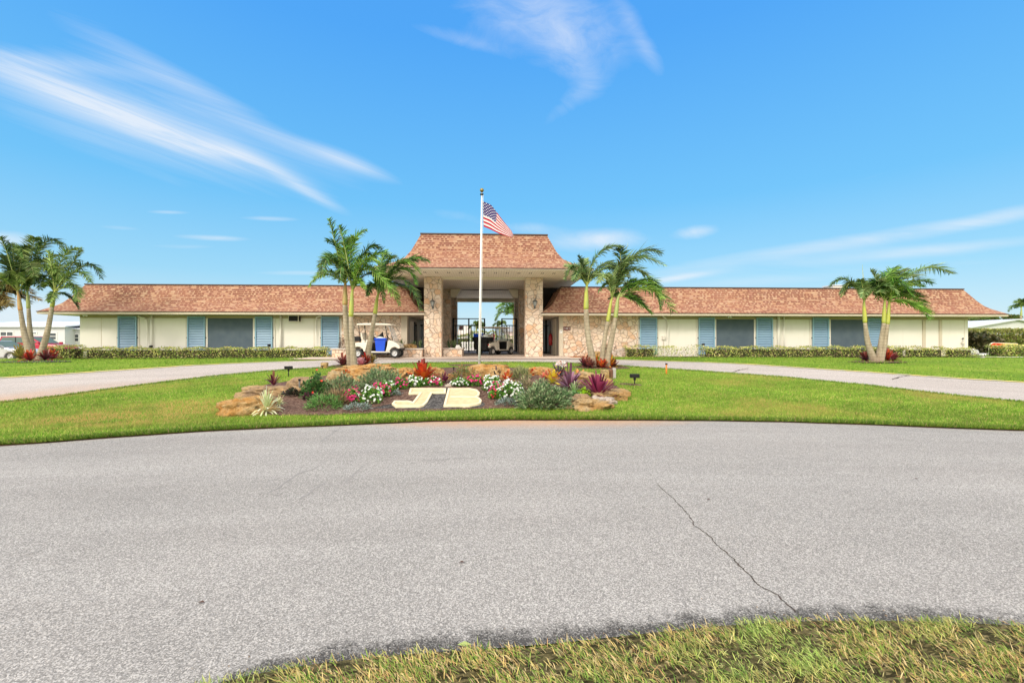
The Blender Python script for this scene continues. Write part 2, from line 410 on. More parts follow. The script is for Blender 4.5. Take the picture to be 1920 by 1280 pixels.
M['capstone'] = noisy('planter_capstone', (.58, .52, .46), (.48, .43, .38), 5, .85, .3, 60)
M['glass'] = noisy('window_glass', (.04, .05, .06), (.06, .07, .08), 1, .08, spec=.8)
M['glassgreen'] = noisy('car_glass', (.10, .15, .135), (.13, .18, .16), 1, .5, spec=.1)
M['cart'] = noisy('cream_cart_body', (.74, .70, .60), (.68, .64, .55), 2, .3)
M['cream'] = noisy('cream_plastic', (.78, .72, .60), (.72, .66, .55), 2, .4)
M['blue'] = noisy('blue_plastic', (.008, .06, .55), (.012, .09, .62), 2, .35)
M['red'] = noisy('red_paint', (.42, .015, .02), (.50, .03, .035), 2, .3)
M['carred'] = noisy('red_car_paint', (.40, .02, .05), (.46, .03, .06), 1, .2)
M['silver'] = noisy('silver_car_paint', (.52, .52, .53), (.58, .58, .58), 1, .22, metal=.3)
M['rim'] = noisy('grey_wheel_rim', (.45, .45, .45), (.55, .55, .55), 6, .35, metal=.4)
M['brass'] = noisy('brass_ball', (.32, .24, .07), (.22, .17, .06), 8, .3, metal=.6)
M['pewter'] = noisy('weathered_lantern', (.15, .15, .14), (.10, .10, .10), 14, .5)
M['frost'] = noisy('lantern_glass', (.45, .47, .47), (.36, .38, .38), 8, .15)
M['sand'] = noisy('sandstone_letter_face', (.62, .49, .30), (.52, .39, .22), 9, .9, .5, 50)
M['sandrim'] = noisy('yellow_stone_rim', (.76, .67, .46), (.68, .59, .39), 4, .85, .3, 60)
M['orange'] = noisy('orange_stake', (.72, .22, .03), (.65, .18, .03), 3, .6)
M['pink'] = noisy('pink_cloth', (.65, .08, .12), (.55, .06, .10), 8, .8)
M['bag'] = noisy('white_bag', (.72, .76, .74), (.62, .68, .68), 6, .5)
M['roofwhite'] = noisy('white_metal_roof', (.58, .61, .66), (.54, .57, .62), .5, .5)
M['roofgrey'] = noisy('grey_shingle_roof', (.28, .27, .27), (.34, .33, .33), 2, .9)
M['rocko'] = rockmat('ochre_limestone', (.54, .28, .085), (.60, .41, .20), (.10, .065, .045))
M['rockc'] = rockmat('cream_limestone', (.54, .40, .22), (.50, .29, .11), (.13, .095, .07))
M['rockb'] = rockmat('brown_limestone', (.36, .25, .16), (.55, .37, .19), (.10, .075, .06))
M['rockw'] = rockmat('pale_coral_rock', (.62, .55, .48), (.55, .42, .33), (.16, .13, .12))
M['leaf'] = leafmat(); M['petal'] = leafmat('petals', .35, .7); M['leafd'] = leafmat('matte_blades', .35, .75)
M['lawn'] = lawnmat()
M['road'] = asphalt('old_asphalt', (.345, .332, .316), (.140, .136, .130), True)
M['drive'] = asphalt('pale_asphalt_drive', (.45, .41, .38), (.25, .22, .21), True)
M['mulch'] = mulch('bark_mulch', (.055, .032, .025), (.15, .085, .065), (.32, .22, .17))
M['mulchg'] = mulch('dark_gravel', (.03, .028, .028), (.085, .078, .075), (.24, .23, .22))
M['mulcho'] = mulch('orange_bark_mulch', (.30, .10, .03), (.55, .20, .06), (.62, .30, .12))
# ================================================================== GROUND
def grid_obj(name, xs, ys, zf, m, off=0.0):
    X, Y = np.meshgrid(xs, ys); Z = zf(X, Y) + off
    V = np.stack([X.ravel(), Y.ravel(), Z.ravel()], 1); nx, ny = len(xs), len(ys)
    i = np.arange(nx - 1)[None, :] + np.arange(ny - 1)[:, None] * nx; i = i.ravel()
    Fq = np.stack([i, i + 1, i + 1 + nx, i + nx], 1)
    return mk_np(name, V, Fq, m, smooth=True)
xs = np.concatenate([[-1500, -700, -350, -180, -110, -75], np.arange(-56, 56.1, .4), [75, 110, 180, 350, 700, 1500]])
ys = np.concatenate([[-400, -120, -40, -15, -6], np.arange(-2, 30, .3), np.arange(30, 60, 1.0), [75, 110, 180, 350, 800, 1800]])
tag(grid_obj('ground', xs, ys, gz, M['lawn'], -.03), kind='structure')
def resample(P, n):
    P = np.array([(p[0], p[1]) for p in P], float); d = np.r_[0, np.cumsum(np.hypot(*np.diff(P, axis=0).T))]
    t = np.linspace(0, d[-1], n)
    # smooth catmull via repeated averaging after resample
    Q = np.stack([np.interp(t, d, P[:, 0]), np.interp(t, d, P[:, 1])], 1)
    for _ in range(6): Q[1:-1] = (Q[:-2] + 2 * Q[1:-1] + Q[2:]) / 4
    return Q
def loft(name, A, B, m, off, n=160, k=14, colf=None, skirt=0.0):
    A = resample(A, n); B = resample(B, n); t = np.linspace(0, 1, k)
    P = A[:, None, :] * (1 - t)[None, :, None] + B[:, None, :] * t[None, :, None]
    Z = gz(P[..., 0], P[..., 1]) + off
    if skirt > 0: Z[:, 0] -= skirt; Z[:, -1] -= skirt
    V = np.concatenate([P, Z[..., None]], 2).reshape(-1, 3)
    i = (np.arange(n - 1)[:, None] * k + np.arange(k - 1)[None, :]).ravel()
    Fq = np.stack([i, i + k, i + k + 1, i + 1], 1)
    # orient up
    a = V[Fq[0]]; nz = np.cross(a[1] - a[0], a[2] - a[0])[2]
    if nz < 0: Fq = Fq[:, ::-1]
    cols = None
    if colf is not None:
        T = np.broadcast_to(t[None, :], (n, k)).ravel(); cols = colf(V, T)
    return mk_np(name, V, Fq, m, cols=cols, smooth=True)
def G2(pts, off=0.0): return [tuple(onG(px, py, off))[:2] for px, py in pts]
EI_front = G2([(0, 836), (100, 830), (200, 822), (300, 815), (400, 808.5), (500, 804), (640, 798), (800, 791), (960, 788.5), (1128, 788), (1302, 789), (1465, 792), (1627, 797), (1790, 804), (1920, 808)])
EI_back = G2([(0, 758), (100, 747), (200, 733.5), (300, 720), (400, 707.5), (500, 698), (567, 693.5), (640, 689), (720, 684.5), (800, 682), (900, 681), (1000, 681), (1080, 683), (1164, 688), (1302, 697), (1465, 709), (1627, 725), (1790, 744.5), (1920, 757)])
ED_far = G2([(0, 708.5), (100, 702.5), (200, 695.5), (300, 689), (400, 683), (500, 678.5), (640, 674), (800, 673), (1000, 673), (1080, 673), (1164, 674), (1302, 678.5), (1465, 687), (1627, 697.5), (1790, 709), (1920, 716.5)])
EV = G2([(400, 1279), (520, 1262), (633, 1244), (833, 1229), (1000, 1219), (1150, 1196), (1300, 1180), (1500, 1166), (1700, 1169), (1920, 1176)])
def extend(P, L=6.0, R_=6.0):
    a = np.array(P[0]) - np.array(P[1]); a = a / np.hypot(*a) * L
    b = np.array(P[-1]) - np.array(P[-2]); b = b / np.hypot(*b) * R_
    return [tuple(np.array(P[0]) + a)] + list(P) + [tuple(np.array(P[-1]) + b)]
EIf, EIb, EDf = extend(EI_front, 3, 4), extend(EI_back, 3, 5), extend(ED_far, 22, 25)
EVx = [(-9, -3.2), (-4, -.6), (-2.0, .95)] + [p for p in EV] + [(4.6, 1.6), (9, .2)]
def roadcol(V, T):
    c = np.zeros((len(V), 3)); c[:, 0] = np.clip(.9 - T * 22, 0, 1) * (V[:, 0] > -8)
    c[:, 1] = np.clip((V[:, 1] - 7.1) / 1.0, 0, 1) * np.exp(-((V[:, 0] - .8) / 3.2) ** 4); return c
# road reaches past the island on both sides
EIf_r = [(-30, -4.0), (-16, 2.6)] + EIf + [(22, 1.5), (34, -5.0)]
EV_r = [(-34, -18), (-20, -10)] + EVx + [(20, -5), (34, -14)]
road = tag(loft('road', EV_r, EIf_r, M['road'], .006, n=420, k=60, colf=roadcol), kind='structure')
def drivecol(V, T):
    c = np.zeros((len(V), 3)); c[:, 1] = np.clip(1 - np.abs(V[:, 0] + 11) / 4.5, 0, 1) * np.clip(1.1 - T * 1.6, 0, 1); return c
EIb_r = extend(EI_back, 24, 26)
drive = tag(loft('driveway', EIb_r, EDf, M['drive'], -.006, n=300, k=10, colf=drivecol), kind='structure')
lawn = tag(loft('lawn', EIf, EIb, M['lawn'], .035, n=260, k=60, skirt=.06), kind='structure')
# edge line along far side of driveway (worn yellow kerb strip)
m_, nt_, b_ = newmat('worn_yellow_kerb'); co_ = COORD(nt_)
setc(nt_, b_, MIX(nt_, MAPRANGE(nt_, NOISE(nt_, co_, 3, 5, .7), .42, .58), (.72, .52, .18), (.52, .44, .36)), .85)
def strip(name, P, w0, w1, m, off, parent=None, n=200):
    Q = resample(P, n); T = np.gradient(Q, axis=0); T /= np.linalg.norm(T, axis=1)[:, None]; Nn = np.stack([-T[:, 1], T[:, 0]], 1)
    A = Q + Nn * w0; B = Q + Nn * w1
    V = np.concatenate([np.c_[A, gz(A[:, 0], A[:, 1]) + off], np.c_[B, gz(B[:, 0], B[:, 1]) + off]])
    i = np.arange(n - 1); Fq = np.stack([i, i + 1, i + 1 + n, i + n], 1)
    return mk_np(name, V, Fq[:, ::-1] if w1 < w0 else Fq, m, parent=parent)
edge = [p for p in EDf if p[0] < -5.5]; strip('kerb_strip', edge, -.09, .09, m_, .012, drive)
edge = [p for p in EDf if p[0] > 5.5]; strip('kerb_strip', edge, -.09, .09, m_, .012, drive)
dirt = mulch('edge_dirt', (.05, .03, .02), (.12, .065, .04), (.22, .13, .08))
Qd = resample([p for p in EIf if -12 < p[0] < 14], 240); Qd[:, 1] += RNG.normal(0, .006, 240) + .012 * np.sin(Qd[:, 0] * 5)
strip('edge_dirt', [tuple(q) for q in Qd], -.045, .05, dirt, .0105, road, n=240)
# cracks
def crack(name, pts, wd, parent, off, jit=.02, sub=7, mm=None):
    P = [onG(*p) for p in pts]; Q = []
    for a, b in zip(P[:-1], P[1:]):
        for k in range(sub):
            t = k / sub; q = a.lerp(b, t); Q.append((q.x + random.uniform(-jit, jit), q.y + random.uniform(-jit, jit)))
    Q.append((P[-1].x, P[-1].y)); Q = np.array(Q); n = len(Q)
    T = np.gradient(Q, axis=0); T /= np.linalg.norm(T, axis=1)[:, None] + 1e-9; Nn = np.stack([-T[:, 1], T[:, 0]], 1)
    ww = wd * RNG.uniform(.35, 1.2, n)[:, None]; ww[0] *= .2; ww[-1] *= .2
    A = Q + Nn * ww; B = Q - Nn * ww
    V = np.concatenate([np.c_[A, gz(A[:, 0], A[:, 1]) + off], np.c_[B, gz(B[:, 0], B[:, 1]) + off]])
    i = np.arange(n - 1); Fq = np.stack([i + n, i + 1 + n, i + 1, i], 1)
    return mk_np(name, V, Fq, mm or M['crack'], parent=parent)
M['crack'] = noisy('crack_fill', (.045, .038, .034), (.10, .07, .055), 30, .95)
M['tar'] = noisy('tar_mark', (.25, .24, .232), (.29, .28, .27), 12, .95)
crack('crack', [(1230, 908), (1250, 925), (1275, 950), (1292, 970), (1303, 988), (1330, 1008), (1345, 1026), (1375, 1050), (1395, 1075), (1425, 1102), (1455, 1120), (1480, 1142), (1500, 1162)], .0045, road, .009, .007)
for pts in ([(1372, 698), (1388, 693), (1405, 690)], [(1672, 711.5), (1690, 706), (1706, 703.5)]): crack('crack', pts, .03, drive, .0, .03)
for pts in ([(500, 930), (560, 890), (590, 880)], [(648, 905), (665, 890), (682, 872)], [(560, 938), (590, 918), (612, 905)], [(610, 806), (650, 812), (690, 804)], [(780, 865), (860, 860), (930, 858)], [(55, 1040), (80, 1033)], [(640, 800), (625, 812), (600, 830)]):
    crack('tar_scuff', pts, .012, road, .0085, .012, mm=M['tar'])
# footpath on the right edge
fp = G2([(1800, 668.5), (1860, 669.5), (1960, 671.0)])
tag(loft('footpath', [(fp[0][0], fp[0][1]), (fp[1][0], fp[1][1]), (fp[2][0] + 8, fp[2][1])], [(p[0], p[1] + .8) for p in fp[:2]] + [(fp[2][0] + 8, fp[2][1] + .8)], M['concrete'], .0, n=30, k=4), kind='structure')
# parking lot on the left
tag(grid_obj('parking_lot', np.arange(-62, -26.9, 1.0), np.arange(28.6, 48, 1.0), gz, M['drive'], .0), kind='structure')
# ================================================================== PLANTING BED
bedpx = [(415, 777), (520, 783), (620, 782), (720, 777), (840, 773), (960, 769), (1060, 768), (1130, 762), (1163, 748), (1172, 738), (1150, 722), (1110, 706), (1040, 696), (940, 690), (860, 690), (760, 694), (690, 697), (630, 704), (560, 714), (480, 727), (465, 745)]
bp = G2(bedpx)
def blob(name, pts, m, off, rings=14, n=120, parent=None):
    P = np.array(pts + pts[:1]); d = np.r_[0, np.cumsum(np.hypot(*np.diff(P, axis=0).T))]; t = np.linspace(0, d[-1], n, endpoint=False)
    Q = np.stack([np.interp(t, d, P[:, 0]), np.interp(t, d, P[:, 1])], 1)
    for _ in range(2): Q = (np.roll(Q, 1, 0) + 2 * Q + np.roll(Q, -1, 0)) / 4
    Q += RNG.normal(0, .015, Q.shape); c = Q.mean(0)
    V = [[c[0], c[1]]]; 
    for r in range(1, rings + 1): V += list(c + (Q - c) * r / rings)
    V = np.array(V); e = np.r_[0, np.repeat(np.arange(1, rings + 1) / rings, n)]
    Z = gz(V[:, 0], V[:, 1]) + off + .02 * (1 - e ** 6)
    Fq = [(0, 1 + j, 1 + (j + 1) % n, 1 + (j + 1) % n) for j in range(n)]
    F3 = [(0, 1 + j, 1 + (j + 1) % n) for j in range(n)]
    F4 = [(1 + r * n + j, 1 + (r + 1) * n + j, 1 + (r + 1) * n + (j + 1) % n, 1 + r * n + (j + 1) % n) for r in range(rings - 1) for j in range(n)]
    return mk(name, np.c_[V, Z], F3 + F4, m, parent, smooth=True)
bed = tag(blob('planting_bed', bp, M['mulch'], .042, 30), kind='structure')
gp = G2([(690, 771), (800, 771), (905, 768), (912, 762), (880, 742), (835, 728), (800, 740), (790, 757), (745, 760)])
blob('gravel_patch', gp, M['mulchg'], .052, 12, parent=bed)
for pts in ([(1168, 694)], ):
    pass
def patch(px, py, rx, ry, m, n=26, off=.045):
    c = onG(px, py); pts = [(c.x + rx * math.cos(2 * math.pi * k / n) * random.uniform(.85, 1.1), c.y + ry * math.sin(2 * math.pi * k / n) * random.uniform(.85, 1.1)) for k in range(n)]
    return tag(blob('mulch_patch', pts, m, off, 5, 40), kind='structure')
patch(66, 677.5, 1.5, .8, M['mulchg'], off=.0); patch(1645, 678, 1.2, .7, M['mulch'], off=.0)
patch(1125, 691, 1.1, .6, M['mulch']); patch(665, 688, .9, .6, M['mulch']); patch(899, 686.5, 1.2, .35, M['mulch']); patch(1183, 724, .32, .16, M['mulch'])
tag(grid_obj('mulch_strip', np.linspace(4.2, 8.2, 12), np.linspace(23.4, 24.95, 6), gz, M['mulcho'], .01), kind='structure')
for a, b in ((-20.8, -9.2), (8.2, 27.0)):
    tag(grid_obj('mulch_strip', np.linspace(a, b, 50), np.linspace(23.55, 24.95, 6), gz, M['mulch'], .005), kind='structure')
# ================================================================== CLUBHOUSE
bl = empty('clubhouse', (-.35, 25, .62), 'long low cream clubhouse with brown shingle mansard roofs and a tall stone-pillared entrance canopy', 'building')
def part(name, mb, m, parent=bl, bevel=0.0, smooth=False):
    p = parent; loc = Vector((0, 0, 0))
    while p is not None: loc += p.location; p = p.parent
    mb2 = MB(); mb2.v = [(x - loc.x, y - loc.y, z - loc.z) for x, y, z in mb.v]; mb2.f = mb.f
    return mb2.build(name, m, parent, smooth, bevel)
LX0, LX1 = -21.6, -4.54; RX0, RX1 = 3.80, 27.54; WY = 25.0; SOF = 2.84
SLX = XatY(641, WY); SRX = XatY(1196, WY)
part('wall', MB().box(LX0, SLX, WY, 36.5, .5, SOF), M['wall'])
part('wall', MB().box(SRX, RX1, WY, 36.5, .5, SOF), M['wall'])
part('stone_wall', MB().box(SLX + .002, LX1 - .3, WY - .06, WY + .3, .5, SOF - .002), M['stone_small'])
part('stone_wall', MB().box(RX0 + .2, SRX - .002, WY - .06, WY + .3, .5, SOF - .002), M['stone_small'])
part('wall', MB().box(SLX + .01, LX1, WY + .3, 36.4, .5, SOF - .004), M['grey'])
part('wall', MB().box(RX0, SRX - .01, WY + .3, 36.4, .5, SOF - .004), M['grey'])
part('pilaster', MB().box(LX1 - .3, LX1 + .02, WY - .09, WY + .298, .5, SOF - .003), M['trim'])
part('pilaster', MB().box(RX0 - .02, RX0 + .2, WY - .09, WY + .298, .5, SOF - .003), M['trim'])
M['eave_shade'] = noisy('tan_eave_shade', (.42, .35, .24), (.39, .32, .22), 2, .7)
# tan strips with the eave shade painted in, over the stucco tops
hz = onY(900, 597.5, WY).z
part('eave_shade_strip', MB().box(LX0 + .02, SLX - .002, WY - .035, WY + .01, hz, SOF - .006), M['eave_shade'])
part('eave_shade_strip', MB().box(SRX + .002, RX1 - .02, WY - .035, WY + .01, hz, SOF - .006), M['eave_shade'])
# roofs
PW = [(0, 2.97), (.66, 3.40), (1.26, 4.46)]
def mansard(x0, x1, y0, y1, prof, sub=3):
    mb = MB(); n = len(prof)
    # curved flare: subdivide profile by catmull
    pts = []
    for i in range(n - 1):
        for k in range(sub): t = k / sub; pts.append((prof[i][0] * (1 - t) + prof[i + 1][0] * t, prof[i][1] * (1 - t) + prof[i + 1][1] * t))
    pts.append(prof[-1])
    for _ in range(1): pts = [pts[0]] + [((a[0] + 2 * b[0] + c[0]) / 4, (a[1] + 2 * b[1] + c[1]) / 4) for a, b, c in zip(pts[:-2], pts[1:-1], pts[2:])] + [pts[-1]]
    for d, z in pts: mb.v += [(x0 + d, y0 + d, z), (x1 - d, y0 + d, z), (x1 - d, y1 - d, z), (x0 + d, y1 - d, z)]
    for i in range(len(pts) - 1):
        for j in range(4): j2 = (j + 1) % 4; mb.f.append((i * 4 + j, i * 4 + j2, (i + 1) * 4 + j2, (i + 1) * 4 + j))
    return mb
def ring(x0, x1, y0, y1, w_, z0, z1):
    mb = MB(); mb.box(x0, x1, y0, y0 + w_, z0, z1); mb.box(x0, x1, y1 - w_, y1, z0, z1)
    mb.box(x0, x0 + w_, y0 + w_, y1 - w_, z0, z1); mb.box(x1 - w_, x1, y0 + w_, y1 - w_, z0, z1); return mb
def roof(x0, x1, y0, y1, prof, fz, sm, cap=.05):
    r = part('roof', mansard(x0, x1, y0, y1, prof), M['shingle'])
    d, z = prof[-1]
    part('roof_cap', ring(x0 + d - .04, x1 - d + .04, y0 + d - .04, y1 - d + .04, .25, z - .01, z + cap), M['brown'], r)
    part('roof_deck', MB().box(x0 + d + .1, x1 - d - .1, y0 + d + .1, y1 - d - .1, z - .12, z - .06), M['roofgrey'], r)
    part('drip_edge', ring(x0 - .025, x1 + .025, y0 - .025, y1 + .025, .12, prof[0][1] - .035, prof[0][1] + .006), M['brown'], r)
    part('fascia', ring(x0, x1, y0, y1, .06, fz, prof[0][1] - .036), M['fascia'], r)
    part('soffit', MB().box(x0 + .061, x1 - .061, y0 + .061, y1 - .061, fz + .012, fz + .04), sm, r)
    return r
EY = 23.88
roof(-22.70, -3.43, EY, 37.6, PW, 2.835, M['soffitd'])
roof(2.69, 28.66, EY, 37.6, PW, 2.835, M['soffitd'])
TX0, TX1, TY0, TY1 = -5.50, 4.88, 21.36, 36.6
rt = roof(TX0, TX1, TY0, TY1, [(0, 4.90), (1.32, 5.50), (1.97, 6.90)], 4.83, M['soffit'], .06)
# soffit vents (pairs of slots)
for i in range(-8, 9):
    for s in (-.045, .045):
        x = -.33 + i * .58 + s; part('vent_slot', MB().box(x - .014, x + .014, 22.35, 22.75, 4.836, 4.8425), M['dark'], rt)
# upper link walls between wings and canopy, near-black to paint the shade there
part('shaded_link_wall', MB().box(2.80, 9.0, 28.6, 28.8, 2.9, 4.82), M['dark']); part('shaded_link_wall', MB().box(-9.6, -3.5, 28.6, 28.8, 2.9, 4.82), M['dark'])
# ceiling beams and haunches
part('beam', MB().box(-2.57, 1.83, 24.1, 24.42, 4.72, 4.845), M['soffitd'])
part('beam', MB().box(-2.57, 1.83, 29.75, 30.0, 4.80, 4.845), M['brown'])
part('beam', MB().box(-5.3, 4.7, 36.0, 36.25, 4.56, 4.845), M['soffitd'])
hx = XatY(846, 29.8); hx2 = XatY(971, 29.8)
for s, x0 in ((1, hx), (-1, hx2)):
    part('haunch', MB().prism([(x0, 4.82), (x0 + s * .62, 4.82), (x0 + s * .32, 4.28), (x0, 4.28)], 'y', 29.42, 29.74), M['soffitd'])
# stone columns
cols_x = [(-3.48, -2.57), (1.84, 2.77)]
for (y0, y1) in ((24.0, 24.85), (29.7, 30.5), (34.9, 35.7)):
    for (x0, x1) in cols_x: part('stone_column', MB().box(x0, x1, y0, y1, .5, 4.838), M['stone'], bevel=.02)
# dark slate panels with pale trims
def wallbox(name, pxa, pxb, pya, pyb, y0, y1, m, **k):
    a = onY(pxa, pya, WY); b = onY(pxb, pyb, WY); return part(name, MB().box(a.x, b.x, y0, y1, b.z, a.z), m, **k)
def X(px): return XatY(px, WY)
for a, b in ((390, 475), (1342.5, 1413), (1557, 1622)):
    part('slate_panel', MB().box(X(a), X(b), WY - .025, WY + .01, .6, hz - .002), M['slate'])
    for e in (a - 1.6, b + 1.6): part('trim_board', MB().box(X(e) - .045, X(e) + .045, WY - .04, WY + .01, .6, hz - .004), M['trimw'])
# shutters
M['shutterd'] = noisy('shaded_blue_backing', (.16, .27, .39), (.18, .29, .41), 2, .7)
def shutter(pa, pb, top=594.5, zb=.72):
    x0, x1 = X(pa), X(pb); zt = onY(900, top, WY).z
    fr = MB(); y0, y1 = WY - .10, WY - .036
    fr.box(x0, x0 + .055, y0, y1, zb, zt); fr.box(x1 - .055, x1, y0, y1, zb, zt)
    fr.box(x0 + .055, x1 - .055, y0 + .002, y1, zt - .055, zt); fr.box(x0 + .055, x1 - .055, y0 + .002, y1, zb, zb + .06)
    s = part('shutter', fr, M['shutterf'])
    lv = MB(); z = zb + .075; 
    while z < zt - .07:
        lv.add([(x0 + .056, y0 + .022, z), (x1 - .056, y0 + .022, z), (x1 - .056, y1 - .005, z + .105), (x0 + .056, y1 - .005, z + .105)], [(0, 1, 2, 3)])
        lv.add([(x0 + .056, y1 - .004, z - .02), (x1 - .056, y1 - .004, z - .02), (x1 - .056, y0 + .022, z), (x0 + .056, y0 + .022, z)], [(0, 1, 2, 3)])
        z += .132
    part('louvres', lv, M['shutter'], s)
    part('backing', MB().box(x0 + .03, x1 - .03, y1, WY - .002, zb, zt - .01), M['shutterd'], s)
    for xx in (x0 - .06, x1 + .015): part('catch', MB().box(xx, xx + .045, WY - .06, WY - .036, 1.62, 1.68), M['pewter'], s)
    return s
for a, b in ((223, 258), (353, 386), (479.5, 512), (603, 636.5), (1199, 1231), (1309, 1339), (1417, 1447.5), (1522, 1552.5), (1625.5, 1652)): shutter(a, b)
for a in (220.5, 261, 350, 515, 600.5, 1233.5, 1306, 1450, 1519, 1655):
    part('trim_board', MB().box(X(a) - .035, X(a) + .035, WY - .045, WY + .01, .6, hz - .004), M['trimw'])
# flat wall joints, pipes
def pipe(pts, r=.05, m='wall', name='downpipe'):
    P = [onY(px, py, WY - .10 - (0)) for px, py in pts]; part(name, MB().tube(P, r, 10), M[m], smooth=True)
pipe([(259, 592.5), (264, 595), (271, 596.5), (275, 601), (275.5, 612), (275.5, 668)])
pipe([(284, 591), (284, 668)]); pipe([(526, 592), (526, 668)], .055)
pipe([(603, 592.6), (598, 592.8), (593.5, 595), (592, 601), (592, 668)], .04)
pipe([(1242, 592), (1247, 596), (1252, 602), (1252.5, 612), (1252.5, 668)])
pipe([(1460, 592), (1460, 668)], .07); pipe([(1470, 592), (1470, 668)], .04)
for a in (190, 589, 1664.5, 1808): part('wall_joint', MB().box(X(a) - .012, X(a) + .012, WY - .006, WY + .01, .6, hz - .003), M['trim'])
for a, b in ((1729, 1734.5), (1760, 1765)): part('pilaster', MB().box(X(a), X(b), WY - .05, WY + .01, .6, hz - .003), M['trim'])
# recesses beside the gate: doors and windows on the side walls
for y0, y1, mm, nm in ((25.9, 27.0, 'trimw', 'window'), (27.2, 28.3, 'glass', 'window'), (28.6, 29.6, 'grey', 'door')):
    part(nm, MB().box(LX1 - .01, LX1 + .03, y0, y1, .75, 2.6), M[mm])
dr = part('door', MB().box(RX0 - .04, RX0 + .01, 26.0, 27.0, .66, 2.72), M['glass'])
part('door_frame', ring(RX0 - .05, RX0 - .045, 25.9, 27.1, .05, .66, 2.78), M['trim'], dr)
part('door', MB().box(RX0 - .03, RX0 + .01, 28.6, 29.5, .66, 2.7), M['brown'])
# canopy floor slab
tag(mk('paved_floor', *(lambda b: (b.v, b.f))(MB().box(-9.2, 4.1, 22.55, 40.0, .35, .652)), M['apron']), kind='structure')
tag(grid_obj('paved_apron', np.linspace(-9.6, 5.2, 30), np.linspace(21.9, 22.56, 4), lambda x, y: gz(x, y) * 0 + np.interp(y, [21.9, 22.56], [.612, .65]), M['apron'], .003), kind='structure')
# rooftop equipment seen over the right wing
for px, w_, h_, nm, lb in ((1566, .9, .42, 'roof_vent', 'pale rooftop vent box behind the left end of the far-right palms'), (1712, .7, .22, 'roof_vent', 'low pale rooftop vent box just right of the far-right palm crowns')):
    x = XatY(px, 27); t_ = empty(nm, (x, 27, 4.4), lb, 'roof vent', 'vents on the right wing roof')
    mk('housing', *(lambda b: (b.v, b.f))(MB().box(-w_ / 2, w_ / 2, -.4, .4, -.06, h_)), M['trimw'], t_); mk('cap', *(lambda b: (b.v, b.f))(MB().box(-w_ / 2 - .06, w_ / 2 + .06, -.46, .46, h_, h_ + .06)), M['roofwhite'], t_)
# ------------------------------------------------------------------ planters
def planter(name, x0, x1, y0, y1, label):
    t = empty(name, ((x0 + x1) / 2, y0, .62), label, 'planter', 'stone planters by the entrance')
    part('stone_base', MB().box(x0, x1, y0, y1, .5, 1.03), M['stone_small'], t, .015)
    part('capstone', ring(x0 - .05, x1 + .05, y0 - .05, y1 + .05, .26, 1.032, 1.10), M['capstone'], t, .008)
    part('soil', MB().box(x0 + .2, x1 - .2, y0 + .2, y1 - .2, 1.0, 1.06), M['mulch'], t); return t
PA = planter('stone_planter', XatY(622, 23.5), -3.52, 23.5, 24.5, 'long low stone planter with pale cap behind the cart with the blue bin')
PB = planter('stone_planter', -2.53, XatY(866.5, 24.6), 24.5, 26.4, 'short stone planter with snake plants right of the left front pillar')
# ------------------------------------------------------------------ lanterns
def lantern(px, py, label):
    p = onY(px, py, 24.0 - .16); t = empty('wall_lantern', (p.x, 23.99, p.z), label, 'lantern', 'lanterns on the front pillars')
    y = -.17
    MB().box(-.05, .05, -.012, .02, -.34, .0).build('back_plate', M['pewter'], t, bevel=.004)
    MB().tube([(0, 0, -.28), (0, -.08, -.36), (0, y, -.34), (0, y, -.24)], .014, 8).build('bracket', M['pewter'], t, True)
    MB().lathe([(.02, -.25), (.05, -.22), (.055, -.2), (.105, .0)], (0, y, 0), 6).build('glass', M['frost'], t)
    MB().lathe([(.02, -.26), (.06, -.24), (.06, -.205), (.0, -.205)], (0, y, 0), 12).build('base', M['pewter'], t)
    for k in range(6):
        q = math.pi / 3 * k; MB().tube([(.056 * math.cos(q), y + .056 * math.sin(q), -.2), (.108 * math.cos(q), y + .108 * math.sin(q), .0)], .007, 5).build('rib', M['pewter'], t)
    MB().lathe([(.0, .0), (.135, .0), (.13, .03), (.08, .09), (.03, .12), (.015, .16), (.03, .18), (.0, .21)], (0, y, 0), 12).build('hood', M['pewter'], t, True)
    return t
lantern(811, 566, 'weathered wall lantern on the left front stone pillar'); lantern(1003, 566, 'weathered wall lantern on the right front stone pillar')
# ------------------------------------------------------------------ air conditioner, meter box, signs, extinguisher
t = empty('air_conditioner', (X(554.5), WY, onY(554, 597.5, WY).z), 'window air conditioner with dark grille set high in the left wing wall', 'air conditioner')
MB().box(-.27, .27, -.30, .01, -.17, .17).build('casing', M['trimw'], t, bevel=.01)
MB().box(-.235, .235, -.312, -.3005, -.14, .135).build('grille', M['black'], t)
MB().box(.271, .276, -.27, -.03, -.14, .14).build('shaded_side', M['black'], t)  # black sheet painting the shade on the casing's right side
t = empty('meter_box', (X(1243.5), WY, onY(1243, 633, WY).z), 'small pale utility box with conduit on the wall right of the first right-wing shutter', 'utility box')
MB().box(-.09, .09, -.12, .01, -.11, .11).build('box', M['trimw'], t, bevel=.01); MB().tube([(0, -.05, -.11), (0, -.05, -.9)], .015).build('conduit', M['trim'], t)
def text(s, size, m, parent, loc, name='lettering', ext=.002):
    cu = bpy.data.curves.new(name, 'FONT'); cu.body = s; cu.size = size; cu.align_x = 'CENTER'; cu.align_y = 'CENTER'; cu.extrude = ext
    o = bpy.data.objects.new('tmp', cu); COL.objects.link(o); dg = bpy.context.evaluated_depsgraph_get()
    me = bpy.data.meshes.new_from_object(o.evaluated_get(dg)); bpy.data.objects.remove(o)
    r = bpy.data.objects.new(name, me); COL.objects.link(r); r.parent = parent; r.location = loc; r.rotation_euler = (R(90), 0, 0); me.materials.clear(); me.materials.append(m); return r
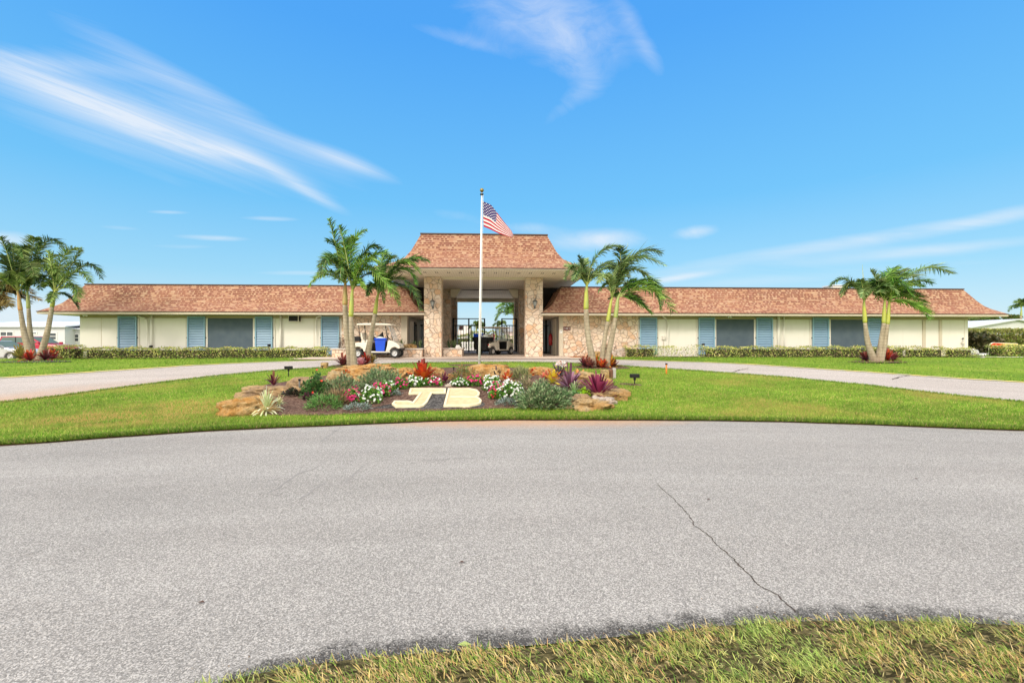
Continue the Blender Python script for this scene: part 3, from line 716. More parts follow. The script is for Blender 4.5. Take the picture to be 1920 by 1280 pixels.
p = onY(1062.8, 615.7, WY - .07); t = empty('address_sign', tuple(p), 'small dark brown address sign with white characters on the stone wall right of the entrance', 'sign')
MB().box(-.20, .20, -.025, .008, -.095, .095).build('board', noisy('maroon_board', (.14, .022, .02), (.10, .02, .018), 4, .6), t, bevel=.005)
text('7108 C', .125, M['white'], t, (0, -.028, -.002))
p = onY(1052, 621.5, WY - .095); t = empty('notice', tuple(p), 'small white notice on the pale pilaster beside the brown address sign', 'sign')
MB().box(-.075, .075, -.008, .004, -.09, .09).build('board', M['white'], t); MB().box(-.03, .03, -.012, -.008, .03, .06).build('printed_mark', M['black'], t)
t = empty('fire_extinguisher', (RX0 - .12, 27.75, 1.55), 'red fire extinguisher cover hung on the side wall right of the entrance', 'extinguisher')
MB().lathe([(.0, -.34), (.10, -.33), (.13, -.2), (.13, .2), (.07, .34), (.03, .38), (0, .38)], (0, 0, 0), 14).build('cover', M['red'], t, True)
MB().box(-.01, .12, -.10, .10, -.12, -.08).build('bracket', M['trimw'], t)
# ------------------------------------------------------------------ gates
def gate(px0, px1, Y, ztop, zmid, zbot, posts, label, pitch=.2, group='black metal gates of the entrance'):
    x0, x1 = XatY(px0, Y), XatY(px1, Y); t = empty('metal_gate', ((x0 + x1) / 2, Y, zbot), label, 'gate', group)
    f = MB(); r = .034
    for z in (ztop, zmid, zbot + .08): f.box(x0 + .03, x1 - .03, Y - r, Y + r, z - r, z + r)
    part('frame', f, M['black'], t)
    for px in posts: xx = XatY(px, Y); part('post', MB().box(xx - .05, xx + .05, Y - .05, Y + .05, zbot, ztop + .03), M['black'], t)
    bars = MB(); x = x0 + pitch
    while x < x1 - .05: bars.box(x - .017, x + .017, Y - .017, Y + .017, zbot + .10, zmid - .03); x += pitch
    part('bars', bars, M['black'], t); return t
Yg = 34.3; gt = onY(900, 597.5, Yg).z; gm = onY(900, 610, Yg).z
gate(849, 909, Yg, gt, gm, .66, (850, 879, 908.5), 'left leaf of the tall black entrance gate, behind the left pillars')
gate(940.5, 969, Yg, gt, gm, .66, (941, 968), 'right leaf of the tall black entrance gate, behind the second golf cart')
Yh = 29.5
gate(1012, 1032.5, Yh, onY(900, 599, Yh).z, onY(900, 610, Yh).z, .66, (1012, 1024, 1032), 'narrow black side gate in the recess right of the right pillar', .12)
gate(784, 800, Yh, onY(900, 599, Yh).z, onY(900, 610, Yh).z, .66, (784, 799), 'narrow black side gate in the recess left of the left pillar', .12)
p = onY(864.5, 614.5, Yg - .06); t = empty('prohibition_sign', tuple(p), 'white square sign with a red roundel on the left gate leaf', 'sign')
MB().box(-.16, .16, -.01, .01, -.17, .17).build('board', M['white'], t)
MB().lathe([(.0, -.016), (.105, -.016), (.105, -.0105), (0, -.0105)], (0, 0, 0), 24, 'y').build('red_disc', M['red'], t)
MB().lathe([(.0, -.018), (.03, -.018), (.03, -.0165), (0, -.0165)], (0, 0, 0), 16, 'y').build('white_centre', M['white'], t)
# ================================================================== FOLIAGE HELPERS
def unit(a): return a / (np.linalg.norm(a, axis=-1, keepdims=True) + 1e-9)
def rnd_dir(n, zlo=-1, zhi=1):
    z = RNG.uniform(zlo, zhi, n); q = RNG.uniform(0, 2 * np.pi, n); r = np.sqrt(1 - z * z); return np.stack([r * np.cos(q), r * np.sin(q), z], 1)
class Fol:
    def __init__(s): s.V = []; s.F = []; s.C = []; s.n = 0
    def _add(s, V, Fq, C): s.V.append(V); s.F.append(Fq + s.n); s.C.append(C); s.n += len(V)
    def diamonds(s, P, D, Wv, C, mid=.45, jit=0.0):
        n = len(P); V = np.stack([P, P + D * mid + Wv, P + D, P + D * mid - Wv], 1).reshape(-1, 3)
        Fq = np.arange(n * 4).reshape(n, 4); s._add(V, Fq, np.repeat(C, 4, axis=0)); return s
    def straps(s, P, D, Wv, C, droop, k=4, prof=None, tipc=None, side=None):
        """P base, D full vector, Wv half width vector, droop (n,) downwards at tip"""
        n = len(P); t = np.linspace(0, 1, k + 1); prof = prof or (lambda t: (1 - t ** 2.2) * (.55 + .45 * np.minimum(1, t * 4)))
        dr = np.asarray(droop).reshape(-1, 1, 1) * (t[None, :, None] ** 2)
        C0 = P[:, None, :] + D[:, None, :] * t[None, :, None] + dr * np.array([0, 0, -1.0])
        if side is not None: C0 = C0 + side[:, None, :] * (t[None, :, None] ** 2)
        wd = Wv[:, None, :] * prof(t)[None, :, None]
        V = np.stack([C0 - wd, C0 + wd], 2).reshape(-1, 3)
        b = (np.arange(n)[:, None] * (k + 1) + np.arange(k)[None, :]).ravel() * 2
        Fq = np.stack([b, b + 1, b + 3, b + 2], 1)
        cc = np.repeat(C[:, None, :], k + 1, axis=1)
        if tipc is not None: cc = cc * (1 - t[None, :, None] ** 1.5) + tipc[:, None, :] * (t[None, :, None] ** 1.5)
        s._add(V, Fq, np.repeat(cc.reshape(-1, 3), 2, axis=0)); return s
    def build(s, name, m, parent=None):
        V = np.concatenate(s.V); 
        if parent is not None:
            loc = Vector((0, 0, 0)); p = parent
            while p is not None: loc += p.location; p = p.parent
            V = V - np.array(loc)
        return mk_np(name, V, np.concatenate(s.F), m, parent=parent, cols=np.clip(np.concatenate(s.C), 0, 1))
def pal(n, cols, jit=.18, w=None):
    cols = np.array(cols, float); i = RNG.choice(len(cols), n, p=w); c = cols[i] * RNG.uniform(1 - jit, 1 + jit, (n, 1)); return c
def perp(D, ref=None):
    r = RNG.normal(size=D.shape) if ref is None else ref; return unit(np.cross(D, r))
# ================================================================== GRASS
def grass(name, pts, hmin, hmax, wd, cols, w, lean=(0, 0), spread=.5, k=1, kind='stuff', label=None, patchf=None):
    n = len(pts); P = np.c_[pts, gz(pts[:, 0], pts[:, 1]) + .03]
    h = RNG.uniform(hmin, hmax, n); d = np.stack([RNG.normal(lean[0], spread, n), RNG.normal(lean[1], spread, n), np.ones(n)], 1); d = unit(d) * h[:, None]
    Wv = perp(d) * (wd * RNG.uniform(.6, 1.2, n))[:, None]; Wv[:, 2] *= .3
    C = pal(n, cols, .25, w)
    if patchf is not None: C = patchf(P, C)
    f = Fol()
    if k == 1:
        V = np.stack([P - Wv, P + Wv, P + d], 1).reshape(-1, 3)
        o = mk_np(name, V, np.arange(n * 3).reshape(n, 3), M['leafd'], cols=np.clip(np.repeat(C, 3, 0), 0, 1))
    else:
        f.straps(P, d, Wv, C, h * RNG.uniform(.05, .55, n), k); o = f.build(name, M['leafd'])
    return tag(o, label, None, None, kind)
def vnoise(P, s, o=0): return np.array([mnoise.noise(Vector((p[0] * s + o, p[1] * s, 0))) for p in P])
# island turf: dense along the front, thinner behind
A = resample(EIf, 500); B = resample(EIb, 500)
def scatter(n, tlo, thi, power=1.0, xr=(-11.5, 14.0)):
    i = RNG.uniform(0, 499, n); a = np.stack([np.interp(i, np.arange(500), A[:, c]) for c in (0, 1)], 1); b = np.stack([np.interp(i, np.arange(500), B[:, c]) for c in (0, 1)], 1)
    t = tlo + (thi - tlo) * RNG.uniform(0, 1, n) ** power; p = a * (1 - t)[:, None] + b * t[:, None]
    return p[(p[:, 0] > xr[0]) & (p[:, 0] < xr[1])]
bedP = np.array(bp)
def inside(P, poly):
    x, y = P[:, 0], P[:, 1]; r = np.zeros(len(P), bool); j = len(poly) - 1
    for i in range(len(poly)):
        xi, yi = poly[i]; xj, yj = poly[j]
        c = ((yi > y) != (yj > y)) & (x < (xj - xi) * (y - yi) / (yj - yi + 1e-12) + xi); r ^= c; j = i
    return r
bc = bedP.mean(0); bed_in = bc + (bedP - bc) * .985
def scn(P, sc):  # cheap smooth noise from sines
    x, y = P[:, 0] * sc, P[:, 1] * sc
    return (np.sin(x * 1.3 + 1.7 * np.sin(y * .9)) + np.sin(y * 1.9 - x * .6 + 2) + np.sin(x * 2.7 + y * 2.1) * .6 + np.sin(x * 5.1 - y * 4.3) * .4) / 3
TC = [(.11, .22, .02), (.18, .32, .03), (.27, .41, .05), (.40, .41, .09), (.55, .42, .16)]
SC1 = onG(215, 787); SC2 = onG(345, 768)
def tpatch(P, C):
    s = scn(P, .9) ; yel = np.array([.56, .38, .13]); f = np.clip((s - .08) * 1.0, 0, .45)[:, None]; C = C * (1 + .12 * np.sin(P[:, 0] * .9 + P[:, 1] * 1.9))[:, None] * (1 + .25 * scn(P, 5))[:, None]
    # worn straw-coloured patch on the left of the island
    d = np.maximum(np.exp(-(((P[:, 0] - SC1.x) / 1.3) ** 2 + ((P[:, 1] - SC1.y) / .75) ** 2)), np.exp(-(((P[:, 0] - SC2.x) / 1.2) ** 2 + ((P[:, 1] - SC2.y) / .75) ** 2))) * np.clip(.85 + scn(P, 3), 0, 1); f = np.maximum(f, np.clip(d * 1.5, 0, .9)[:, None])
    return C * (1 - f) + yel * f
pts = scatter(230000, 0.0, 1.0, 1.35); pts = pts[~inside(pts, bed_in)]
grass('grass', pts, .03, .062, .0075, TC, [.20, .36, .24, .13, .07], spread=.45, label=None, patchf=tpatch)
i_ = RNG.uniform(0, 499, 26000); e_ = np.stack([np.interp(i_, np.arange(500), A[:, c]) for c in (0, 1)], 1); e_[:, 1] += RNG.uniform(-.035, .10, len(e_)) + scn(e_, 4) * .015
e_ = e_[(e_[:, 0] > -11) & (e_[:, 0] < 13)]
grass('grass', e_, .04, .095, .009, [(.10, .20, .02), (.17, .29, .03), (.30, .38, .06), (.40, .30, .14)], [.35, .4, .17, .08], lean=(0, -.35), spread=.5)
# back edge and far lawns
i_ = RNG.uniform(0, 499, 16000); e_ = np.stack([np.interp(i_, np.arange(500), B[:, c]) for c in (0, 1)], 1); e_[:, 1] += RNG.uniform(-.12, .04, len(e_))
grass('grass', e_[(e_[:, 0] > -13) & (e_[:, 0] < 16)], .04, .08, .011, TC, [.3, .4, .2, .07, .03])
D_ = resample(EDf, 900); i_ = RNG.uniform(0, 899, 60000); e_ = np.stack([np.interp(i_, np.arange(900), D_[:, c]) for c in (0, 1)], 1)
t_ = RNG.uniform(0, 1, len(e_)) ** 1.8; e_[:, 1] = e_[:, 1] + .03 + t_ * (23.5 - e_[:, 1]); e_ = e_[(e_[:, 0] > -26) & (e_[:, 0] < 30) & ((e_[:, 0] < -9) | (e_[:, 0] > 5.4)) & (e_[:, 1] < 23.5)]
grass('grass', e_ , .03, .06, .014, TC, [.22, .45, .27, .05, .01])
# near verge, long straggly blades leaning to the left
vP = np.array(resample([p for p in EVx], 400)); n = 260000
i_ = RNG.uniform(0, 399, n); e_ = np.stack([np.interp(i_, np.arange(400), vP[:, c]) for c in (0, 1)], 1)
t_ = RNG.uniform(0, 1, n); e_[:, 1] += -.035 - t_ * .75 + scn(e_, 9) * .02
e_ = e_[(e_[:, 0] > -1.6) & (e_[:, 0] < 3.2)]; e_ = e_[RNG.uniform(0, 1, len(e_)) < np.clip(.55 + scn(e_, 11) * .9, .12, 1)]
NC = [(.15, .29, .04), (.28, .43, .07), (.44, .53, .12), (.70, .54, .20), (.80, .64, .34), (.58, .34, .16)]
edgew = [.14, .17, .13, .26, .20, .10]
def npatch(P, C):
    s = scn(P, 4.0); g_ = np.array([.22, .38, .08]); f = np.clip(s * 1.0 - .05, 0, .6)[:, None]; dk = 1 - np.clip(scn(P, 13) - .25, 0, 1)[:, None] * .4
    return (C * (1 - f) + g_ * C.mean(1)[:, None] / .28 * f) * dk
grass('verge_grass', e_, .022, .062, .0026, NC, edgew, lean=(-.75, .28), spread=.55, k=2, patchf=npatch)
vb_ = [(p[0], p[1] - .02) for p in EVx]
tag(loft('verge', [(p[0], p[1] - 2.2) for p in EVx], vb_, mulch('verge_soil', (.035, .03, .015), (.09, .08, .035), (.22, .18, .09)), .016, n=200, k=14), kind='structure')
n = 1500; i_ = RNG.uniform(0, 399, n); e_ = np.stack([np.interp(i_, np.arange(400), vP[:, c]) for c in (0, 1)], 1); e_[:, 1] += .0 + RNG.exponential(.05, n); e_ = e_[(e_[:, 0] > -1.6) & (e_[:, 0] < 3.2)]; n = len(e_)
Pg = np.c_[e_, gz(e_[:, 0], e_[:, 1]) + .008]; s3 = RNG.uniform(.0015, .0055, n)[:, None, None]; tet = np.array([[1, 0, 0], [-.6, .8, 0], [-.6, -.8, 0], [0, 0, .9]]) + RNG.normal(0, .25, (n, 4, 3)); Vg = (Pg[:, None, :] + tet * s3).reshape(-1, 3)
b4 = np.arange(n)[:, None] * 4; Fg = np.concatenate([b4 + np.array([[0, 1, 3]]), b4 + np.array([[1, 2, 3]]), b4 + np.array([[2, 0, 3]])]); cg = np.repeat(pal(n, [(.35, .33, .30), (.12, .11, .10), (.30, .22, .15), (.55, .53, .50)], .2), 4, 0)
tag(mk_np('loose_grit', Vg, Fg, M['leafd'], cols=cg), kind='stuff')
# ================================================================== HEDGES AND SHRUBS
HC = [(.12, .21, .04), (.26, .37, .07), (.50, .52, .13), (.70, .64, .26), (.22, .14, .08), (.55, .42, .30)]
def hedge(name, x0, x1, y, dep, z0, z1, label, group, cat='hedge', dens=900, leaf=.055, cols=HC, w=(.24, .26, .22, .14, .09, .05), lump=.06, core=True, gaps=0.0):
    t = empty(name, ((x0 + x1) / 2, y, z0), label, cat, group)
    L = x1 - x0; hgt = z1 - z0; n = int(dens * L * max(hgt, dep))
    u_ = RNG.uniform(0, 1, n); x = x0 + L * u_; s = RNG.integers(0, 10, n)
    lum = lump * (np.sin(x * 4.1) + np.sin(x * 9.7 + 1) * .6 + np.sin(x * 23 + 2) * .5)
    top = s < 4; fr = (s >= 4) & (s < 9)
    yy = np.where(top, y + RNG.uniform(0, dep, n), np.where(fr, y + RNG.exponential(.04, n) - lum * .5, y + RNG.uniform(0, dep, n)))
    zz = np.where(top, z1 + lum * .7 - RNG.exponential(.03, n), z0 + RNG.uniform(0.0, 1, n) * (hgt + lum * .6))
    rc = np.minimum(1, np.minimum(u_ * L, (1 - u_) * L) / .18); zz = z0 + (zz - z0) * (.72 + .28 * rc)
    en = RNG.uniform(0, 1, n) < min(.25, .55 * dep / L); x = np.where(en, np.where(RNG.uniform(0, 1, n) < .5, x0 + RNG.uniform(0, .1, n), x1 - RNG.uniform(0, .1, n)), x); yy = np.where(en, y + RNG.uniform(0, dep, n), yy)
    P = np.stack([x, yy, zz], 1)
    if gaps > 0: k_ = RNG.uniform(0, 1, n) > gaps * (np.sin(x * 7.3) * .5 + .5) * ((z1 - zz) / hgt); P = P[k_]
    n = len(P); D = unit(rnd_dir(n, -.4, 1) + np.array([0, -.25, .5])) * (leaf * RNG.uniform(.7, 1.5, n))[:, None]
    hz_ = ((P[:, 2] - z0) / hgt)
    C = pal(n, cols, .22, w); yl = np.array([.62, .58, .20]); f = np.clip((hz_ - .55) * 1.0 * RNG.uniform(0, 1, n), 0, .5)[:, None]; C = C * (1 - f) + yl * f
    clump = .85 + .5 * (np.sin(P[:, 0] * 6.1 + P[:, 2] * 5) * .5 + .5); C = C * clump[:, None]
    Fol().diamonds(P, D, perp(D) * leaf * .42, C).build('foliage', M['leaf'], t)
    if core:
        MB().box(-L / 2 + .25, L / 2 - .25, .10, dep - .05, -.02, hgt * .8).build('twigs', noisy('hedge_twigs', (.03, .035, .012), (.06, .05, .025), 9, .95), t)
    return t
Hg = 'low variegated hedge plants along the front walls'
hy = 23.75
def HX(px, Y=hy): return XatY(px, Y)
def HZ(py, Y=hy): return onY(960, py, Y).z
hedge('croton_hedge', HX(95), HX(148), hy - .3, .9, .6, HZ(648.5), 'taller yellow-green hedge end behind the far-left palms', Hg)
hedge('croton_hedge', HX(150), HX(612.5), hy, .75, .6, HZ(652.3), 'long low variegated hedge along the left wing wall', Hg, dens=820)
hedge('croton_hedge', HX(1173), HX(1234), hy, .7, .6, HZ(650.5), 'bushy variegated shrub below the first shutter right of the stone wall', Hg, lump=.10)
hedge('croton_hedge', HX(1238), HX(1271), hy, .6, .6, HZ(651.5), 'small variegated shrub in front of the curved downpipe on the right wing', Hg, lump=.09, gaps=.6, core=False)
hedge('croton_hedge', HX(1275), HX(1291), hy, .5, .6, HZ(651), 'sparse narrow shrub left of the second right-wing shutter', Hg, lump=.08, gaps=.8, dens=600, core=False)
hedge('croton_hedge', HX(1296), HX(1322), hy, .5, .6, HZ(650.5), 'sparse shrub in front of the second right-wing shutter', Hg, lump=.09, gaps=.7, dens=700, core=False)
hedge('croton_hedge', HX(1325), HX(1704), hy, .72, .6, HZ(651.5), 'long low variegated hedge along the middle of the right wing', Hg, dens=780, lump=.07)
hedge('croton_hedge', HX(1708), HX(1776), hy, .65, .6, HZ(653), 'low variegated hedge right of the far-right palms', Hg, lump=.09, gaps=.3)
hedge('croton_hedge', HX(1785), HX(1832), hy, .65, .6, HZ(654), 'short clipped variegated hedge at the right end of the right wing', Hg)
hedge('croton_hedge', HX(1880, 25.2), HX(1980, 25.2), 25.2, 1.0, .6, HZ(649.5, 25.2), 'thick yellow-green hedge at the right edge, in front of the rounded panel', Hg, leaf=.075, dens=700)
hedge('tall_hedge', XatY(1816, 36), XatY(1990, 36), 36, 1.6, .25, onY(960, 617.5, 36).z, 'tall clipped olive-green hedge behind the right end of the building', None, 'hedge', dens=900, leaf=.13,
      cols=[(.09, .13, .02), (.16, .20, .04), (.24, .25, .07), (.24, .18, .09)], w=(.35, .35, .18, .12))
def shrub(name, px, py, r, h, label, cols, w=None, n=900, leaf=.05, lw=.3, cat='shrub', group=None, zlo=-.15, spiky=0, flower=None, pos=None, ry=None, upb=.4, off=.03):
    c = pos if pos is not None else onG(px, py); t = empty(name, (c.x, c.y, c.z + off), label, cat, group)
    D0 = rnd_dir(n, zlo, 1); rad = RNG.uniform(.45, 1.0, n) ** .6; lob = 1 + .16 * np.sin(D0[:, 0] * 7 + px) + .14 * np.sin(D0[:, 1] * 8 + D0[:, 2] * 6)
    P = D0 * rad[:, None] * lob[:, None] * np.array([r, ry or r * .8, h * .92]) + np.array([c.x, c.y, c.z + off + .04]); P[:, 2] = np.maximum(P[:, 2], c.z + off)
    D = unit(D0 + rnd_dir(n) * .7 + np.array([0, 0, upb])) * (leaf * RNG.uniform(.6, 1.5, n))[:, None]
    C = pal(n, cols, .25, w) * np.where(RNG.uniform(0, 1, n) < .3, .45, 1.1)[:, None]
    f = Fol(); f.diamonds(P, D, perp(D) * leaf * lw, C)
    o = f.build('foliage', M['leaf'], t)
    if flower is not None:
        fc, nf, fs = flower; D1 = rnd_dir(nf, .05, 1); lob = 1 + .16 * np.sin(D1[:, 0] * 7 + px) + .14 * np.sin(D1[:, 1] * 8 + D1[:, 2] * 6)
        Q = D1 * 1.04 * lob[:, None] * np.array([r, ry or r * .8, h * .95]) + np.array([c.x, c.y, c.z + off + .05]); Q[:, 2] = np.maximum(Q[:, 2], c.z + off + .03)
        ff = Fol(); nrm = unit(D1 + np.array([0, -.5, .3]) + rnd_dir(nf) * .35); cc = pal(nf, fc, .12)
        a1 = perp(nrm); a2 = np.cross(nrm, a1)
        for k in range(5):
            q = 2 * math.pi * k / 5; dd = a1 * math.cos(q) + a2 * math.sin(q); ww = np.cross(nrm, dd)
            ff.diamonds(Q, dd * fs + nrm * fs * .15, ww * fs * .48, cc, .6)
        ff.build('flowers', M['petal'], t)['kind'] = 'stuff'
    return t
# ---- flower bed clumps
GREEN = [(.07, .20, .02), (.13, .32, .04), (.22, .44, .07)]; WH = [(.86, .86, .84), (.80, .82, .80)]; PK = [(.66, .02, .16), (.75, .06, .26), (.52, .01, .12)]
def clump(px, py, w_, h_, fl, lab, nf=110, fs=.026, n=700):
    d = (onG(px, py) - cam.location).length; s = d / F_PX
    return shrub('flower_clump', px, py, w_ * s / 2, h_ * s, lab, GREEN, n=n, leaf=.045, lw=.42, cat='flowers', group='vinca clumps around the letters', flower=(fl, nf, fs), off=.04)
clump(660, 759, 36, 21, PK, 'leftmost crimson flower clump, just left of the white clump on the left of the letters')
clump(694, 759, 40, 26, WH, 'large white flower clump left of the letter J', 80)
clump(713, 748, 38, 20, PK, 'magenta flower clump behind the large white clump left of the J')
clump(727, 744, 28, 22, WH, 'small white flower clump up-left of the letter J', 60)
clump(751, 733, 26, 16, PK, 'small pink flower clump above the top bar of the J', 60)
clump(776, 729, 30, 17, WH, 'white flower clump below the big orange bromeliad', 60)
clump(812, 727, 30, 14, PK + WH[:1], 'mixed pink and white flower clump above the right end of the J', 80)
clump(863, 728, 30, 12, WH, 'low white flower clump directly above the letter B', 50)
clump(891, 727, 34, 16, PK, 'bright pink flower clump above the right part of the letter B', 90)
clump(922, 736, 36, 24, WH, 'white flower clump up-right of the letter B', 90)
clump(934, 748, 34, 22, PK + WH[:1], 'mixed pink and white flower clump right of the letter B', 90)
clump(958, 752, 46, 30, WH, 'largest white flower clump, at the right end of the flowers', 110)
clump(929, 752, 22, 13, [(.72, .03, .06), (.62, .02, .05)], 'small red flower clump right of the letter B', 30)
SLV = [(.22, .28, .24), (.32, .38, .38), (.16, .22, .16)]
shrub('dusty_plant', 670, 773, .27, .10, 'low silvery blue-green plant in front of the leftmost crimson clump', SLV, n=500, leaf=.04, cat='plant', group='silvery edging plants')
shrub('dusty_plant', 741, 746, .14, .09, 'tiny silvery plant between the small white and pink clumps left of the J', SLV, n=200, leaf=.04, cat='plant', group='silvery edging plants')
shrub('dusty_plant', 951, 763, .23, .12, 'low silvery blue-green plant in front of the largest white clump', SLV, n=500, leaf=.04, cat='plant', group='silvery edging plants')
GG = [(.10, .19, .07), (.17, .28, .12), (.26, .36, .18), (.33, .36, .20)]
shrub('bush', 608, 770, .38, .24, 'low spreading green bush in the left front of the bed', [(.07, .20, .04), (.12, .30, .06), (.20, .36, .10)], n=1500, leaf=.06, lw=.12, group='green bushes in the bed')
shrub('bush', 1020, 765, .50, .44, 'large grey-green bush in the right front of the bed', GG, n=4200, leaf=.07, lw=.22, group='green bushes in the bed')
shrub('bush', 981, 741, .34, .32, 'brownish-green airy bush left of the large grey-green bush', [(.20, .24, .10), (.34, .30, .15), (.42, .30, .20)], n=1500, leaf=.07, lw=.12, group='green bushes in the bed')
shrub('bush', 976, 714, .22, .26, 'wispy olive grass-like bush behind the right flower clumps', [(.22, .28, .10), (.34, .34, .16)], n=600, leaf=.13, lw=.05, upb=1.2, group='green bushes in the bed')
shrub('bush', 592, 747, .27, .46, 'dark green bush with a few red blooms beside the left stake', [(.04, .12, .03), (.07, .18, .04), (.12, .24, .06)], n=1300, leaf=.05, lw=.4, flower=([(.75, .06, .03)], 7, .03), group='green bushes in the bed')
shrub('bush', 642, 744, .36, .42, 'tall grey-olive twiggy bush left of the centre-left palms', GG + [(.30, .26, .15)], n=1700, leaf=.07, lw=.14, upb=.9, group='green bushes in the bed')
shrub('dry_grass', 632, 762, .30, .24, 'clump of dry brown grass between the green bushes on the left', [(.30, .20, .10), (.40, .28, .15), (.22, .15, .08)], n=700, leaf=.11, lw=.05, upb=1.0, cat='grass clump')
shrub('bush', 713, 729, .50, .42, 'wide grey-green bush left of the orange bromeliad', GG, n=2200, leaf=.07, lw=.16, upb=.8, group='green bushes in the bed')
shrub('bush', 870, 716, .33, .34, 'olive and rust coloured bush beside the middle stake', [(.12, .20, .06), (.24, .28, .09), (.42, .22, .10)], n=1000, leaf=.06, lw=.18, group='green bushes in the bed')
shrub('bush', 556, 745, .26, .12, 'low dark purple ground plant left of the left stake', [(.05, .03, .035), (.03, .05, .02)], n=500, leaf=.05, lw=.4, group='low purple ground plants')
shrub('bush', 583, 753, .17, .10, 'low dark purple ground plant right of the left stake', [(.16, .04, .08), (.05, .05, .03)], n=300, leaf=.05, lw=.4, group='low purple ground plants')
shrub('bush', 1075, 752, .22, .12, 'low green ground plant below the purple leaves on the right', [(.08, .22, .05), (.14, .30, .10)], n=500, leaf=.05, lw=.35)
shrub('moss_ball', 1095, 746, .13, .12, 'small bright lime-green plant beside the magenta bromeliad', [(.38, .62, .03), (.48, .70, .06)], n=400, leaf=.05, lw=.45, cat='plant')
# ---- rosettes
def rosette(name, px, py, n, L, wd, base, tip, label, cat='bromeliad', up=(.25, 1.4), droop=.35, group=None, pos=None, off=.04, k=4, w=None, sx=1.0):
    c = pos if pos is not None else onG(px, py); t = empty(name, (c.x, c.y, c.z + off), label, cat, group)
    q = np.arange(n) * 2.399 + RNG.uniform(-.3, .3, n); el_ = np.linspace(up[1], up[0], n) + RNG.uniform(-.12, .12, n)
    d = np.stack([np.cos(q) * np.cos(el_) * sx, np.sin(q) * np.cos(el_), np.sin(el_)], 1); LL = L * RNG.uniform(.75, 1.1, n)
    P = np.tile(np.array([c.x, c.y, c.z + off]), (n, 1)) + d * .02 * L
    sd = unit(np.stack([-np.sin(q), np.cos(q), np.zeros(n)], 1)) * wd
    cb = pal(n, base, .2, w); ct = pal(n, tip, .2)
    f = Fol(); f.straps(P, d * LL[:, None], sd, cb, LL * droop * np.cos(el_), k, tipc=ct,
                        prof=lambda t: np.where(t < .55, .62 + .7 * t, 1.0 * (1 - ((t - .55) / .75) ** 2) ** .8 + .0)); f.build('leaves', M['leaf'], t); return t
PUR = [(.13, .012, .035), (.07, .015, .03), (.18, .02, .06)]; DK = [(.03, .03, .03), (.06, .04, .05), (.10, .10, .10)]
ORG = [(.68, .13, .02), (.75, .26, .03), (.50, .04, .015), (.30, .05, .02)]; RED = [(.48, .02, .02), (.28, .015, .02), (.62, .09, .03), (.10, .03, .02)]
rosette('bromeliad', 513, 731, 16, .36, .026, PUR, [(.10, .01, .03), (.30, .16, .06)], 'dark purple bromeliad standing on the flat rock at the left end', up=(.3, 1.45), pos=onG(513, 733) + Vector((0, 0, .10)))
rosette('bromeliad', 792, 718, 64, .60, .052, ORG, ORG + RED, 'large bright orange-red bromeliad in the middle of the bed', up=(.1, 1.45), group='orange and red bromeliads')
rosette('bromeliad', 765, 716, 12, .34, .018, DK, DK, 'spiky blackish bromeliad in front of the round ochre boulder', up=(.3, 1.2))
rosette('bromeliad', 833, 722, 18, .36, .024, PUR + DK[:1], PUR, 'dark purple spiky plant left of the middle stake', up=(.3, 1.4))
rosette('bromeliad', 931, 716, 20, .40, .022, DK + [(.16, .18, .14)], [(.12, .10, .10)], 'dark spiky bromeliad in front of the wide ochre rock', up=(.4, 1.45))
rosette('croton', 951, 719, 24, .34, .035, RED + ORG, ORG, 'red and orange croton right of the wide ochre rock', 'croton', up=(.1, 1.4), group='red and orange crotons')
rosette('croton', 650, 716, 22, .34, .045, RED + [(.78, .20, .22)], ORG + [(.80, .30, .30)], 'red, orange and pink croton in front of the pale boulder on the left', 'croton', up=(.2, 1.4), group='red and orange crotons')
rosette('croton', 998, 706, 20, .30, .035, ORG + RED, ORG + [(.6, .4, .1)], 'small orange croton behind the brownish bush', 'croton', up=(.1, 1.3), group='red and orange crotons')
rosette('croton', 1022, 713, 16, .26, .04, RED, [(.75, .25, .15)], 'red croton left of the yellow-leaved croton', 'croton', up=(.2, 1.3), group='red and orange crotons')
rosette('croton', 1037, 722, 24, .40, .045, [(.62, .55, .04), (.40, .42, .05)], [(.75, .55, .05), (.70, .12, .03)], 'yellow-leaved croton behind the large grey-green bush', 'croton', up=(.3, 1.45), group='red and orange crotons')
rosette('bromeliad', 1047, 708, 26, .44, .032, DK + PUR[:1], [(.12, .11, .11), (.30, .12, .10)], 'dark purple-grey bromeliad with pale blooms at the back right', up=(.15, 1.3))
c_ = onG(1047, 708); shrub('pale_bloom', 1058, 700, .12, .10, 'cluster of pale round blooms above the dark bromeliad at the back right', WH + [(.7, .35, .25)], n=140, leaf=.07, lw=.5, cat='flowers', pos=c_ + Vector((.08, 0, .26)))
rosette('cordyline', 1068, 733, 34, .62, .032, PUR + [(.20, .10, .16)], [(.30, .16, .24), (.14, .04, .08)], 'tall purple strap-leaved plant left of the magenta bromeliad', 'plant', up=(.25, 1.4))
rosette('liriope', 1077, 746, 60, .42, .012, [(.30, .42, .16), (.16, .30, .08)], [(.62, .66, .42), (.20, .34, .12)], 'green and cream grassy tuft at the foot of the purple strap-leaved plant', 'grass clump', up=(.5, 1.4), droop=.9)
rosette('croton', 1087, 712, 18, .28, .04, ORG, [(.78, .35, .12)], 'orange croton behind the right rocks', 'croton', up=(.1, 1.3), group='red and orange crotons')
rosette('bromeliad', 1121, 747, 70, .56, .034, [(.20, .012, .06), (.28, .02, .09), (.09, .012, .03)], [(.14, .015, .05), (.34, .06, .13)], 'large magenta bromeliad among the rocks at the right end of the bed', up=(.08, 1.4), droop=.2)
